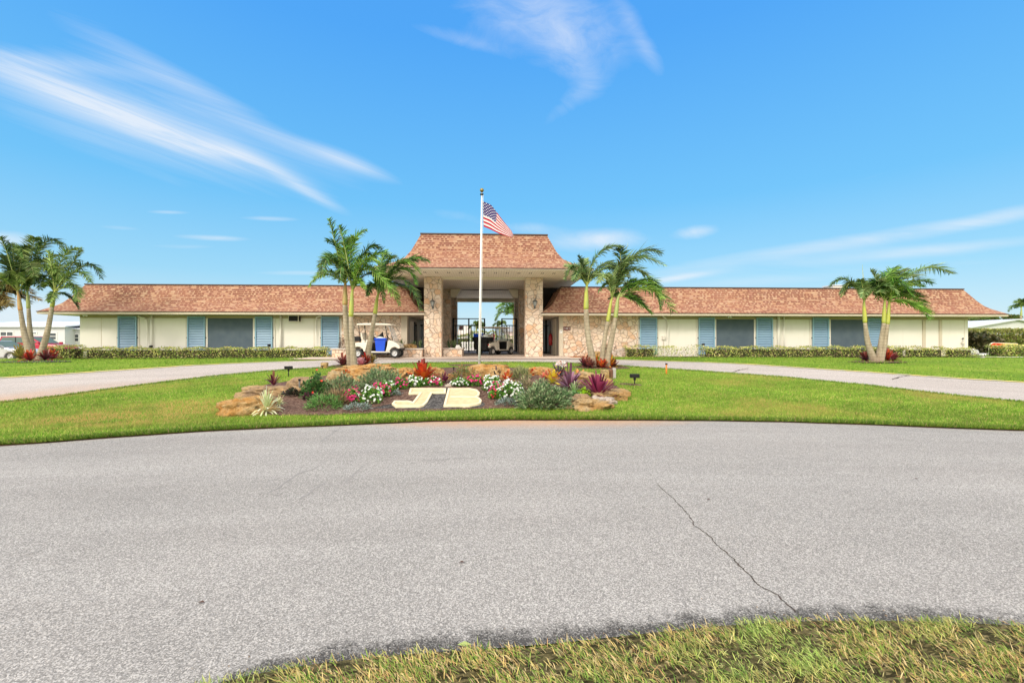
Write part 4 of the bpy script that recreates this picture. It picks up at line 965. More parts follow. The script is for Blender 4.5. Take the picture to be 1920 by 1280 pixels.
rosette('spider_plant', 500, 778, 80, .48, .014, [(.50, .58, .26), (.66, .68, .42)], [(.76, .76, .56), (.60, .66, .34)], 'cream and green striped grassy clump beside the big front-left rock', 'grass clump', up=(.35, 1.5), droop=.75)
rosette('spider_plant', 524, 763, 34, .28, .010, [(.30, .40, .14), (.55, .55, .28)], [(.62, .58, .30)], 'smaller striped grassy tuft right of the cream clump', 'grass clump', up=(.35, 1.4), droop=.9)
# crotons round the palm feet
def footcluster(specs, group, where):
    for (px, py, L, kind_, lab) in specs:
        b_, t_ = {'r': (RED + PUR[:1], RED + ORG), 'o': (ORG + [(.75, .45, .03)], [(.80, .50, .05), (.70, .15, .03)]), 'd': (PUR + DK[:2], [(.20, .05, .04), (.35, .10, .06)]), 'g': ([(.14, .18, .04), (.30, .28, .07)], [(.40, .30, .08)]), 'p': ([(.65, .20, .25)], [(.78, .45, .48)])}[kind_]
        rosette('croton', px, py, 60, L * .98, .036, b_, t_, lab + ' ' + where, 'croton', up=(.05, 1.4), group=group, off=.03)
g1 = 'crotons at the palm feet'
footcluster([(643, 688, .48, 'd', 'dark red croton at the left of'), (652, 685, .42, 'r', 'scarlet croton in the middle left of'), (676, 687, .36, 'p', 'pink-edged croton in the middle of'), (686, 685, .50, 'r', 'red and yellow croton right of centre of'), (696, 683, .40, 'g', 'olive croton at the right end of')], g1, 'the group round the centre-left palms')
footcluster([(1097, 690, .50, 'd', 'dark maroon croton at the left of'), (1106, 692, .42, 'd', 'low maroon croton second from left in'), (1117, 690, .44, 'o', 'bright orange croton in the middle of'), (1129, 692, .40, 'r', 'red croton right of the middle of'), (1143, 690, .52, 'o', 'orange-brown croton at the right of'), (1150, 690, .34, 'd', 'small dark croton at the right end of')], g1, 'the group round the centre-right palms')
footcluster([(38, 674, .75, 'g', 'olive-yellow croton at the left of'), (55, 677, .5, 'r', 'low red croton in the middle of'), (86, 676, .55, 'd', 'dark brown-red croton right of the trunks in'), (97, 674, .55, 'r', 'bright red croton at the right end of')], g1, 'the group round the far-left palms')
footcluster([(1622, 677, .50, 'd', 'dark maroon croton left of the trunks in'), (1664, 677, .62, 'r', 'scarlet croton right of the trunks in'), (1676, 676, .40, 'd', 'dark croton at the right end of')], g1, 'the group round the far-right palms')
# planters and wall foot plants
for px, Y, L, lab in ((776, 24.0, .42, 'snake plant in the long planter, left of the pair by the left pillar'), (788, 24.0, .5, 'snake plant in the long planter, right beside the left pillar'), (752, 24.2, .5, 'snake plant in the long planter behind the cart bonnet'),
                      (842, 24.9, .5, 'snake plant in the short planter, left one'), (852, 24.9, .55, 'snake plant in the short planter, right one')):
    p = onY(px, 650, Y); rosette('snake_plant', px, 650, 16, L, .022, [(.06, .11, .05), (.12, .17, .07)], [(.20, .26, .10), (.05, .09, .04)], lab, 'plant', up=(.9, 1.5), droop=.05, pos=Vector((p.x, p.y, 1.06)), off=0, group='snake plants in the planters')
rosette('yucca', 1139, 660, 24, .5, .02, [(.05, .06, .05)], [(.10, .12, .10)], 'dark spiky plant against the stone wall behind the centre-right palms', 'plant', up=(.4, 1.4), pos=Vector((XatY(1139, 24.6), 24.6, .9)), off=0)
shrub('dry_bush', 645, 640, .26, .5, 'dark leafless twiggy bush in the planter against the stone wall left of the palms', [(.10, .07, .05), (.20, .13, .09)], n=700, leaf=.10, lw=.06, cat='shrub', pos=Vector((XatY(644, 24.2), 24.2, 1.06)))
shrub('dry_bush', 681, 640, .42, .34, 'tangle of thin dark branches above the cargo bed of the first cart', [(.06, .05, .035), (.12, .09, .06)], n=500, leaf=.14, lw=.04, cat='shrub', pos=Vector((XatY(681, 24.2), 24.2, 1.06)))
# ================================================================== ROCKS
def rock(px, py, sx, sy, sz, m, label, seed, flat=.6, sink=.25, rz=0.0, rough=.22, pos=None, sub=5):
    c = pos if pos is not None else onG(px, py)
    bm = bpy.data.meshes.new('rock'); import bmesh
    b = bmesh.new(); bmesh.ops.create_icosphere(b, subdivisions=sub, radius=1.0)
    cr, sr = math.cos(rz), math.sin(rz)
    for v in b.verts:
        p = v.co.copy(); d = 1 + rough * mnoise.fractal(p * 1.3 + Vector((seed, 0, 0)), 1, 2, 4) * 1.6
        pit = mnoise.noise(p * 3.4 + Vector((0, seed, 3))); d -= max(0, pit - .18) * .75; d += .07 * mnoise.fractal(p * 5 + Vector((seed, 2, 0)), 1, 2, 3)
        p = p * d; p.z = math.copysign(abs(p.z) ** flat, p.z) if p.z != 0 else 0
        x, y = p.x * sx, p.y * sy; v.co = Vector((x * cr - y * sr, x * sr + y * cr, p.z * sz))
        v.co.z += (1 - 2 * sink) * sz * .5 - sink * sz * .2
    b.to_mesh(bm); b.free(); bm.polygons.foreach_set('use_smooth', [True] * len(bm.polygons))
    o = bpy.data.objects.new('rock', bm); COL.objects.link(o); bm.materials.append(m); o.location = c
    return tag(o, label, 'rock', 'rocks of the planting bed')
rock(466, 776, .54, .36, .27, M['rocko'], 'large ochre rock with a pointed left end at the front-left corner of the bed', 3, rz=.35, rough=.2, flat=.8)
rock(484, 760, .40, .3, .15, M['rockb'], 'flat grey-brown rock slab just behind the front-left ochre rock', 13, rz=.3)
rock(516, 741, .70, .36, .17, M['rockb'], 'long flat brown rock carrying the dark purple bromeliad', 5, rz=.12)
rock(487, 734, .42, .22, .12, M['rockc'], 'rounded tan rock at the left end of the long flat brown rock', 6)
rock(570, 738, .46, .32, .30, M['rockb'], 'upright brown rock behind the left stake', 8, rz=-.1)
rock(633, 728, .34, .28, .34, M['rockc'], 'pale cream rounded boulder under the red and pink croton', 9)
rock(690, 704, .86, .5, .27, M['rocko'], 'largest ochre boulder full of holes at the foot of the centre-left palms', 11, rough=.3)
rock(668, 716, .42, .30, .20, M['rocko'], 'smaller ochre rock at the lower left of the largest boulder', 12)
rock(759, 714, .33, .28, .30, M['rocko'], 'round smooth ochre boulder left of the orange bromeliad', 14, rough=.1)
rock(812, 712, .34, .28, .28, M['rocko'], 'ochre boulder just right of the orange bromeliad', 15, rough=.12)
rock(918, 713, .66, .38, .36, M['rocko'], 'wide flat-topped ochre boulder right of the flagpole', 17, rough=.16, flat=.45)
rock(848, 714, .20, .16, .16, M['rocko'], 'small ochre rock behind the middle stake', 18)
rock(1014, 705, .45, .3, .2, M['rocko'], 'ochre rock behind the small orange croton', 19)
rock(1103, 722, .50, .36, .26, M['rockc'], 'cream and ochre rock behind the magenta bromeliad', 21, rough=.3)
rock(1086, 758, .30, .24, .17, M['rockb'], 'brown-green rock left of the lime-green plant', 22)
rock(1104, 768, .40, .27, .15, M['rockc'], 'cream pitted rock at the front right of the bed', 23, rough=.4)
rock(1128, 760, .26, .22, .14, M['rockw'], 'grey pitted rock right of the cream front-right rock', 24, rough=.4)
rock(1140, 750, .34, .26, .16, M['rockc'], 'cream rock under the magenta bromeliad', 25, rough=.35)
rock(1158, 744, .26, .20, .15, M['rockc'], 'smooth tan rock at the far right end of the bed', 26)
rock(843, 729, .10, .08, .10, M['rockw'], 'small terracotta-grey stone above the gap between the letters', 27)
rock(766, 652, .40, .3, .2, M['rockc'], 'rounded cream rock on the long planter left of the left pillar', 31, pos=Vector((XatY(766, 23.9), 23.9, 1.08)))
rock(1116, 660, .46, .3, .22, M['rockc'], 'cream rock at the foot of the stone wall behind the centre-right palms', 32, pos=Vector((XatY(1118, 24.3), 24.3, .66)))
rock(1160, 660, .44, .3, .30, M['rockw'], 'pale whitish rock at the right end of the stone wall', 33, pos=Vector((XatY(1160, 24.3), 24.3, .68)), rough=.4)
rock(873, 650, .14, .12, .12, M['white'], 'small white stone on the corner of the short planter', 34, pos=Vector((XatY(859, 24.8), 24.8, 1.10)))
# ================================================================== LETTERS
def letter(name, outline, label, rim=.045):
    P = [onG(px, py, .085) for px, py in outline]; c = sum(P, Vector()) / len(P); n = len(P)
    t = empty(name, (c.x, c.y, float(gz(c.x, c.y)) + .05), label, 'letter', 'stone letters in the bed')
    def zz(x, y, o): return float(gz(x, y)) + .05 + o - t.location.z
    top = [(p.x - c.x, p.y - c.y, zz(p.x, p.y, .05)) for p in P]; bot = [(x, y, z - .12) for x, y, z in top]
    # inset ring
    area = sum(top[i][0] * top[(i + 1) % n][1] - top[(i + 1) % n][0] * top[i][1] for i in range(n)); s = 1 if area > 0 else -1
    ins = []
    for i in range(n):
        a, b, d = Vector(top[i - 1][:2]), Vector(top[i][:2]), Vector(top[(i + 1) % n][:2])
        e1 = (b - a).normalized(); e2 = (d - b).normalized(); n1 = Vector((-e1.y, e1.x)) * s; n2 = Vector((-e2.y, e2.x)) * s
        m_ = (n1 + n2); m_ = m_ / max(.3, m_.length_squared) * 2; q = b + m_ * rim * (1.0)
        ins.append((q.x, q.y, zz(q.x + c.x, q.y + c.y, .05)))
    V = bot + top + ins; Fq = [(i, (i + 1) % n, n + (i + 1) % n, n + i) for i in range(n)] + [(n + i, n + (i + 1) % n, 2 * n + (i + 1) % n, 2 * n + i) for i in range(n)]
    V += [(x, y, z - .02) for x, y, z in ins]; Fq += [(2 * n + i, 2 * n + (i + 1) % n, 3 * n + (i + 1) % n, 3 * n + i) for i in range(n)]
    if s < 0: Fq = [f[::-1] for f in Fq]
    mk('rim', V, Fq, M['sandrim'], t)
    face = [(x, y, z - .018) for x, y, z in ins]; o = mk('letter_face', face, [tuple(range(n)) if s > 0 else tuple(range(n - 1, -1, -1))], M['sand'], t, uv=False)
    import bmesh
    b = bmesh.new(); b.from_mesh(o.data); bmesh.ops.triangulate(b, faces=b.faces[:]); b.to_mesh(o.data); b.free(); return t
def zp(l, ox, oy, s): return [(ox + x / s, oy + y / s) for x, y in l]
letter('letter_j', zp([(510, 285), (1005, 285), (1000, 350), (815, 350), (745, 480), (700, 520), (640, 532), (310, 535), (255, 500), (290, 458), (480, 455), (545, 475), (575, 440), (640, 350), (487, 355)], 700, 690, 7.385), 'pale yellow stone letter J lying in the mulch')
letter('letter_b', zp([(1035, 285), (1330, 285), (1430, 305), (1475, 345), (1465, 385), (1430, 402), (1470, 420), (1500, 450), (1490, 485), (1440, 505), (1330, 522), (972, 524)], 700, 690, 7.385), 'pale yellow stone letter B lying in the mulch')
# raised bar between the two bowls of the B
bt = [o for o in COL.objects if o.name.startswith('letter_b')][0]
a, b = onG(845, 744.0, .10), onG(893, 744.0, .10)
mb = MB(); L_ = bt.location
mb.tube([(a.x - L_.x, a.y - L_.y, float(gz(a.x, a.y)) + .092 - L_.z), (b.x - L_.x, b.y - L_.y, float(gz(b.x, b.y)) + .092 - L_.z)], .022, 6); mb.build('cross_bar', M['sandrim'], bt)
# ================================================================== PALMS
def bez(p0, p1, p2, t): return (1 - t) ** 2 * p0 + 2 * t * (1 - t) * p1 + t * t * p2
TRK = None
def trunkmat():
    m, nt, b = newmat('ringed_palm_trunk'); co = COORD(nt); x, y, z = SEP(nt, co)
    zz = z / .13 + NOISE(nt, co, 2.5, 2) * 1.2; r_ = zz.fract().lt(.2)
    n1 = NOISE(nt, XYZ(nt, x * 3, y * 3, z * .8), 3.0, 5, .65)
    c = RAMP(nt, n1, [(.3, (.22, .18, .125)), (.5, (.36, .30, .215)), (.7, (.44, .385, .29))])
    setc(nt, b, MIX(nt, MAPRANGE(nt, z, .5, .0, 0, .5), MIX(nt, r_ * .5, c, (.20, .165, .12)), (.20, .14, .10)), .9, bump=r_ * -1.0 + n1, bstr=.5, bdist=.01, spec=.2); return m
M['trunk'] = trunkmat()
def shaftmat(name, c1, c2):
    m, nt, b = newmat(name); co = COORD(nt); x, y, z = SEP(nt, co)
    n1 = NOISE(nt, XYZ(nt, x * 4, y * 4, z * 1.2), 2.0, 4); setc(nt, b, MIX(nt, MAPRANGE(nt, n1, .35, .65), c1, c2), .45, bump=n1, bstr=.2); return m
M['shaft_y'] = shaftmat('yellow_green_crownshaft', (.46, .46, .05), (.34, .40, .10)); M['shaft_o'] = shaftmat('orange_crownshaft', (.50, .22, .08), (.40, .34, .12)); M['shaft_g'] = shaftmat('green_crownshaft', (.26, .34, .10), (.40, .42, .14))
PG = [(.02, .075, .012), (.055, .17, .02), (.12, .30, .035), (.30, .50, .09)]
PGG = [(.03, .075, .025), (.08, .17, .05), (.15, .28, .09), (.30, .42, .17)]
PO = [(.02, .06, .012), (.045, .12, .022), (.09, .20, .04), (.22, .33, .08)]
def palm(label, Y, base, trunk, shaft, crown, fronds, r0=.14, r1=.075, smat='shaft_y', pc=PG, gnd=None, auto=5, flen=95, wind=(.25, 0), spear=None, group='palms around the drive', ll=.54, name='palm_tree', baseP=None, seed=1):
    rg = np.random.default_rng(seed); b0 = baseP if baseP is not None else onG(*base); Y0 = b0.y if Y is None else Y
    t = empty(name, tuple(b0), label, 'palm tree', group); L0 = Vector(b0)
    P = [Vector(b0) - Vector((0, 0, .1))] + [onY(px, py, Y0) for px, py in trunk]
    # smooth
    Q = []
    for i in range(len(P) - 1):
        for k in range(5): Q.append(P[i].lerp(P[i + 1], k / 5))
    Q.append(P[-1])
    for _ in range(8): Q = [Q[0]] + [(a + b * 2 + c) / 4 for a, b, c in zip(Q[:-2], Q[1:-1], Q[2:])] + [Q[-1]]
    n = len(Q); rad = [r1 + (r0 - r1) * (1 - i / (n - 1)) ** 1.3 + (.035 * max(0, 1 - i / 3)) for i in range(n)]
    MB().tube([q - L0 for q in Q], rad, 14).build('trunk', M['trunk'], t, True)
    a = P[-1]; c = onY(crown[0], crown[1], Y0); s1 = onY(shaft[0], shaft[1], Y0)
    MB().tube([a - L0 - Vector((0, 0, .01)), a.lerp(s1, .12) - L0, a.lerp(s1, .5) - L0, s1 - L0, c - L0], [r1 * .98, r1 * 1.12, r1 * 1.0, r1 * .7, r1 * .35], 14).build('crownshaft', M[smat], t, True)
    sc_ = Y0 / F_PX * 1.0
    fl = []
    for f in fronds:
        mx_, my_, tx_, ty_ = f[:4]; dyf = f[4] if len(f) > 4 else rg.uniform(-.5, .5)
        fl.append((onY(mx_, my_, Y0) + Vector((0, dyf * .5, 0)), onY(tx_, ty_, Y0) + Vector((0, dyf, 0))))
    for k in range(auto):
        q = rg.uniform(0, 2 * math.pi); el_ = rg.uniform(.1, 1.2); Lf = flen * sc_ * rg.uniform(.75, 1.0)
        d = Vector((math.cos(q) * math.cos(el_) + wind[0], math.sin(q) * math.cos(el_) + wind[1], math.sin(el_)))
        fl.append((c + d * Lf * .55 + Vector((0, 0, .12 * Lf)), c + d * Lf + Vector((wind[0] * .3 * Lf, 0, -Lf * rg.uniform(.25, .6)))))
    for (m1, tp) in fl:
        f = Fol(); p0 = np.array(s1.lerp(c, .5)); ctrl = np.array(m1); tip = np.array(tp)
        # control so that curve passes near the given middle point
        ctrl = 2 * ctrl - .5 * (p0 + tip)
        K = 36; tt = np.linspace(.12, 1, K)[:, None]; C0 = bez(p0, ctrl, tip, tt); T = unit(2 * (1 - tt) * (ctrl - p0) + 2 * tt * (tip - ctrl))
        up = np.array([0, 0, 1.0]); sd = unit(np.cross(T, up) + 1e-4); nv = unit(np.cross(sd, T))
        Lr = np.linalg.norm(tip - p0); prof = np.sin(np.pi * np.clip(tt[:, 0] * .86 + .10, 0, 1)) ** .55
        col0 = np.array(pc); ci = rg.integers(0, len(pc))
        for s in (-1, 1):
            for layer in (0, 1):
                jj = tt[:, 0] + rg.uniform(-.006, .006, K); l = ll * prof * rg.uniform(.75, 1.12, K) * (Lr / 2.0) ** .5
                elv = (.55 if layer == 0 else -.05) + rg.uniform(-.3, .3, K)
                d = T * rg.uniform(.45, .85, K)[:, None] + s * sd * np.cos(elv)[:, None] * .95 + nv * np.sin(elv)[:, None] * .75 + np.array([wind[0], 0, 0]) * .55
                d = unit(d) * l[:, None]
                Wv = unit(np.cross(d, nv + rg.normal(0, .5, (K, 3)))) * .020 * (Y0 / 17) ** .3
                c_ = col0[np.clip(ci + rg.integers(-1, 2, K), 0, len(pc) - 1)] * rg.uniform(.55, 1.5, (K, 1))
                if rg.uniform() < .18: c_ = c_ * .75 + np.array([.32, .30, .08]) * .25
                f.straps(C0, d, Wv, c_, l * rg.uniform(.08, .42, K), 3, tipc=c_ * .8 + np.array([.25, .22, .06]) * .25)
        fo = f.build('frond', M['leaf'], t)
        rb = MB().tube([Vector(q) - L0 for q in [p0] + list(C0[::6]) + [tip]], list(np.linspace(.026, .006, len(C0[::6]) + 2)), 6)
        me_ = rb; ro = mk('rachis', rb.v, rb.f, M['shaft_g'], None, True, uv=False); ro.parent = fo
    if spear:
        MB().tube([c - L0, onY(spear[0], spear[1], Y0) - L0], [.025, .004], 6).build('spear_leaf', M['shaft_g'], t, True)
    return t
def z(l, ox, oy, s, dy=None): return [(ox + a / s, oy + b / s, ox + c / s, oy + d / s) + tuple(e) for a, b, c, d, *e in l]
g = 'palms of the centre-left cluster'; zA = (570, 400, 4.267)
palm('left trunk of the centre-left palms, with a short reddish crownshaft', None, (657, 688), [(656, 668), (650, 625), (648, 600), (647, 572)], (647, 540), (648, 524),
     z([(200, 470, 75, 590), (235, 370, 120, 420), (270, 300, 180, 215), (260, 260, 215, 60, -.2), (350, 330, 430, 210), (210, 330, 140, 380, .6), (380, 480, 470, 560), (230, 500, 160, 530, -.6)], *zA), .13, .085, 'shaft_o', group=g, auto=2, seed=11)
palm('middle trunk of the centre-left palms, with a yellow-green crownshaft', None, (664, 690), [(663, 668), (660, 640), (658.5, 615), (658, 594)], (660, 552), (662, 535),
     z([(340, 300, 300, 120), (370, 270, 470, 120, .3), (470, 300, 585, 260), (480, 400, 600, 400, -.3), (440, 540, 500, 610), (330, 430, 320, 560, -.4), (420, 350, 540, 330, .5)], *zA), .12, .075, 'shaft_y', group=g, auto=2, seed=12)
palm('right-leaning trunk of the centre-left palms, its crown blown to the right', None, (689, 684), [(688, 668), (694, 640), (699, 612), (703, 588)], (707, 560), (711, 543),
     z([(600, 440, 640, 290), (720, 420, 890, 370), (780, 450, 905, 570, -.3), (790, 530, 945, 775, -.5), (680, 560, 780, 740, -.5), (540, 560, 490, 650), (560, 480, 500, 430), (640, 400, 700, 330, .4), (720, 560, 880, 640, .3), (610, 540, 660, 720, -.4)], *zA), .14, .07, 'shaft_y', pc=PG, group=g, auto=2, wind=(.5, 0), seed=13)
g = 'palms of the centre-right cluster'; zB = (1040, 440, 4.573)
palm('left trunk of the centre-right palms, with a long yellow crownshaft', None, (1113, 691), [(1111, 672), (1104, 640), (1100, 610), (1098.8, 580)], (1099.5, 543), (1101, 528),
     z([(180, 260, 100, 370), (240, 280, 210, 180), (250, 290, 290, 190, .4), (370, 170, 560, 115, -.2), (400, 300, 525, 265), (180, 290, 130, 250, .5), (330, 330, 420, 340, .5), (200, 330, 150, 400, -.4)], *zB), .14, .08, 'shaft_y', pc=PGG, group=g, auto=1, wind=(.3, 0), flen=70, seed=21)
palm('middle trunk of the centre-right palms, leaning slightly right, with a tall spear leaf', None, (1128, 691), [(1128, 672), (1133, 640), (1137, 615), (1139.5, 603)], (1145, 568), (1149, 553),
     z([(560, 260, 530, 130), (600, 220, 900, 270, -.3), (650, 200, 880, 170), (430, 360, 355, 420), (640, 300, 840, 370, .3), (460, 420, 385, 480), (560, 330, 650, 200, .5), (620, 260, 780, 170, .6)], *zB), .10, .062, 'shaft_y', pc=PGG, group=g, auto=1, wind=(.55, 0), spear=(1178, 455), seed=22, ll=.62)
palm('right trunk of the centre-right palms, its fronds blown right and down', None, (1137, 691), [(1138, 672), (1146, 640), (1151, 612), (1154, 596)], (1158, 562), (1162, 550),
     z([(760, 420, 870, 640, -.4), (780, 380, 900, 500), (660, 560, 790, 680, -.4), (700, 400, 880, 430, .4), (650, 500, 800, 610, .4), (620, 420, 700, 380), (560, 500, 480, 540, .3), (740, 470, 850, 560, -.7)], *zB), .13, .072, 'shaft_g', pc=PG, group=g, auto=1, wind=(.6, 0), seed=23, ll=.62)
g = 'palms of the far-left cluster'; zC = (0, 430, 4.925)
palm('left trunk of the far-left palms, with an orange crownshaft', None, (60, 675), [(57, 664), (47, 635), (42, 605), (38.5, 582)], (35, 556), (31, 535),
     z([(90, 300, 10, 115), (120, 250, 95, 95), (60, 350, -20, 290), (60, 420, -40, 420, .4), (200, 280, 260, 160), (160, 400, 80, 560, -.4), (210, 370, 330, 330, .5), (40, 300, -60, 230, .4), (200, 420, 290, 500, -.4)], *zC), .17, .075, 'shaft_o', pc=PO, group=g, auto=2, wind=(.3, 0), seed=31)
palm('middle trunk of the far-left palms, upright with a green crownshaft', None, (63, 674), [(61, 664), (57, 635), (55, 605), (53.5, 578)], (52, 556), (50, 535),
     z([(330, 220, 390, 90), (400, 130, 570, 180), (280, 260, 300, 110, .4), (350, 330, 420, 300), (380, 440, 450, 560, -.4), (330, 300, 470, 220, .5), (200, 330, 200, 190), (170, 440, 120, 600, -.5), (300, 470, 330, 600, -.5)], *zC), .16, .07, 'shaft_g', pc=PO, group=g, auto=2, wind=(.35, 0), seed=32)
palm('right trunk of the far-left palms, leaning right', None, (73, 675), [(76, 664), (87, 633), (94, 597), (97.5, 575)], (101, 557), (104, 541),
     z([(580, 270, 730, 180), (770, 330, 915, 440), (720, 400, 880, 490, -.3), (700, 520, 770, 660, -.3), (590, 610, 645, 720), (500, 350, 490, 210), (440, 400, 400, 300, .4), (450, 500, 380, 520), (620, 330, 680, 160, .4), (540, 600, 560, 680, -.5)], *zC), .16, .075, 'shaft_y', pc=PO, group=g, auto=2, wind=(.4, 0), seed=33)
g = 'palms of the far-right cluster'; zD = (1540, 480, 5.818)
palm('left trunk of the far-right palms, sparse crown with a tall spear leaf', None, (1640, 678), [(1636, 668), (1627, 645), (1624, 622), (1622, 605)], (1620, 572), (1620.5, 556),
     z([(330, 250, 190, 310), (350, 290, 270, 430), (410, 340, 350, 270), (530, 300, 600, 330), (400, 320, 280, 400, .4), (430, 370, 360, 460, -.4), (520, 360, 560, 270, .4)], *zD), .16, .07, 'shaft_y', pc=PGG, group=g, auto=2, wind=(.1, 0), flen=60, spear=(1617, 496), seed=41, ll=.5)
palm('middle trunk of the far-right palms, upright', None, (1646, 678), [(1648, 668), (1652, 643), (1655, 620), (1657, 606)], (1658.5, 572), (1659, 556),
     z([(640, 280, 600, 150), (680, 270, 780, 150), (760, 220, 900, 110), (840, 230, 1060, 220), (560, 330, 510, 290), (720, 330, 860, 300, .4), (620, 350, 550, 400, -.4), (800, 240, 1010, 130, .4)], *zD), .14, .07, 'shaft_y', pc=PG + PGG, group=g, auto=1, wind=(.6, 0), seed=42, ll=.68)
palm('right trunk of the far-right palms, its fronds blown far to the right', None, (1649, 678), [(1654, 664), (1659, 640), (1662, 622), (1664, 608)], (1667, 574), (1668, 558),
     z([(940, 390, 1165, 530), (960, 520, 1085, 680, -.3), (880, 300, 1090, 310), (900, 420, 1140, 470, .4), (820, 330, 1000, 340, -.4), (880, 350, 1120, 400, .5), (760, 380, 860, 330), (830, 500, 960, 600, -.5), (700, 440, 640, 400)], *zD), .14, .07, 'shaft_y', pc=PG, group=g, auto=2, wind=(.65, 0), seed=43, ll=.68)
# palms farther away
palm('distant palm rising behind the white-roofed house at the right edge', 60, None, [(1914, 640), (1914, 610), (1914.5, 592)], (1915, 582), (1915, 573),
     [(1905, 572, 1898, 583), (1908, 566, 1900, 568), (1915, 564, 1910, 562), (1922, 566, 1930, 566), (1925, 572, 1936, 584), (1914, 566, 1922, 560)], .16, .12, 'shaft_g', pc=PO, group='distant palms', auto=5, flen=20, baseP=Vector((XatY(1914, 60), 60, .3)), ll=.7, seed=51)
palm('tall palm with drooping orange-yellow lower fronds seen through the entrance gate', 44, None, [(965.5, 640), (965, 622), (964.5, 607)], (964, 598), (964, 588),
     [(950, 572, 931, 576), (942, 584, 929, 599), (955, 570, 942, 569), (970, 572, 985, 572), (960, 570, 966, 563), (975, 580, 990, 592), (950, 578, 935, 582), (966, 575, 976, 566)], .2, .16, 'shaft_o', pc=PG, group='distant palms', auto=6, flen=26, baseP=Vector((XatY(966, 44), 44, .6)), ll=1.0, seed=52)
t = palm('small palm low in the background right of the second golf cart', 60, None, [(937, 640), (937, 622)], (937, 614), (937, 609),
     [(930, 606, 924, 613), (937, 603, 932, 603), (944, 606, 950, 613), (940, 604, 946, 605)], .14, .1, 'shaft_g', pc=PO, group='distant palms', auto=5, flen=14, baseP=Vector((XatY(937, 60), 60, .5)), ll=.6, seed=53)
t = palm('small bushy palm in the background behind the left gate leaf', 52, None, [(893, 640), (893, 622)], (893, 616), (893, 612),
     [(885, 610, 879, 617), (891, 606, 888, 606), (900, 609, 907, 617), (896, 606, 901, 607)], .14, .1, 'shaft_g', pc=PO, group='distant palms', auto=7, flen=16, baseP=Vector((XatY(893, 52), 52, .5)), ll=.8, seed=54)
t = palm('ragged fan palm with dead yellow leaves behind the far-left palms', 27, None, [(-30, 660), (-30, 620), (-28, 585)], (-22, 560), (-14, 545),
     [(20, 538, 50, 548), (15, 545, 42, 566), (8, 555, 26, 574), (-5, 560, 6, 580), (20, 532, 40, 528), (10, 528, 22, 515), (-10, 530, -8, 512), (18, 548, 58, 560), (0, 550, 14, 572), (2, 560, -8, 582)], .2, .17, 'shaft_o', pc=[(.12, .12, .03), (.26, .19, .06), (.42, .28, .08), (.14, .08, .04)], group=None, auto=8, flen=38, baseP=Vector((XatY(-30, 27), 27, .5)), ll=.7, seed=55, name='fan_palm')
# ================================================================== FLAGPOLE AND FLAG
fb = onG(898.5, 687); FY = fb.y
t = empty('flagpole', tuple(fb), 'tall slender white flagpole with a ball top in front of the entrance canopy', 'flagpole')
top = onY(903.5, 362, FY) - fb
MB().tube([(0, 0, -.1), top * .33, top * .34, top], [.045, .041, .039, .023], 14).build('pole', M['pole'], t, True)
MB().tube([(0, 0, -.02), (0, 0, .05)], [.10, .085], 16).build('flash_collar', M['pole'], t, True)
MB().lathe([(0, -.075), (.045, -.06), (.07, -.02), (.075, .0), (.07, .03), (.045, .06), (0, .075)], tuple(top + Vector((0, 0, .10))), 16).build('ball', M['brass'], t, True)
MB().lathe([(.03, -.08), (.065, -.07), (.065, -.03), (.02, -.02), (.015, .05)], tuple(top), 12).build('truck', M['black'], t, True)
MB().tube([top + Vector((.05, -.03, -.05)), Vector((.075, -.05, 1.1))], .006, 5).build('halyard', M['white'], t)
MB().box(.045, .075, -.03, .03, 1.05, 1.2).build('cleat', M['pewter'], t)
m, nt, b = newmat('flag_cloth'); uv = COORD(nt, 'UV'); U, V_, _ = SEP(nt, uv)
st = ((V_ * 13.0).floor() * .5).fract().gt(.25)     # 0 for even rows (red at bottom and top)
c = MIX(nt, st, (.50, .012, .035), (.80, .78, .76))
cu = U / .40; cv = (V_ - 6 / 13) / (7 / 13)
gx = cu * 11.0 + .0; gy = cv * 9.0
ii, jj = gx.floor(), gy.floor(); par = ((ii + jj) * .5).fract().lt(.25); fx = gx.fract() - .5; fy_ = gy.fract() - .5
star = (fx * fx + fy_ * fy_ * 1.2).lt(.13) * par
can = MIX(nt, star, (.055, .035, .16), (.78, .76, .78))
inc = cu.lt(1.0) * cv.gt(0.0)
c = MIX(nt, inc, c, can); setc(nt, b, c, .8, spec=.2)
tr = nt.nodes.new('ShaderNodeBsdfTranslucent'); nt.links.new(c.k, tr.inputs[0]); mx = nt.nodes.new('ShaderNodeMixShader'); mx.inputs[0].default_value = .3
nt.links.new(b.outputs[0], mx.inputs[1]); nt.links.new(tr.outputs[0], mx.inputs[2]); nt.links.new(mx.outputs[0], nt.nodes['Material Output'].inputs[0])
def curve(pts, n):
    P = np.array(pts, float); d = np.r_[0, np.cumsum(np.hypot(*np.diff(P, axis=0).T))]; q = np.linspace(0, d[-1], n)
    Q = np.stack([np.interp(q, d, P[:, 0]), np.interp(q, d, P[:, 1])], 1)
    for _ in range(4): Q[1:-1] = (Q[:-2] + 2 * Q[1:-1] + Q[2:]) / 4
    return Q
ox, oy, s_ = 880, 340, 10.67
tp = curve([(ox + a / s_, oy + b_ / s_) for a, b_ in [(262, 395), (440, 470), (560, 635), (700, 820), (850, 1000), (885, 1085)]], 49)
bt_ = curve([(ox + a / s_, oy + b_ / s_) for a, b_ in [(285, 905), (420, 960), (560, 1030), (720, 1085), (830, 1115), (880, 1105)]], 49)
nu, nv = 49, 27; vs, uvs = [], []
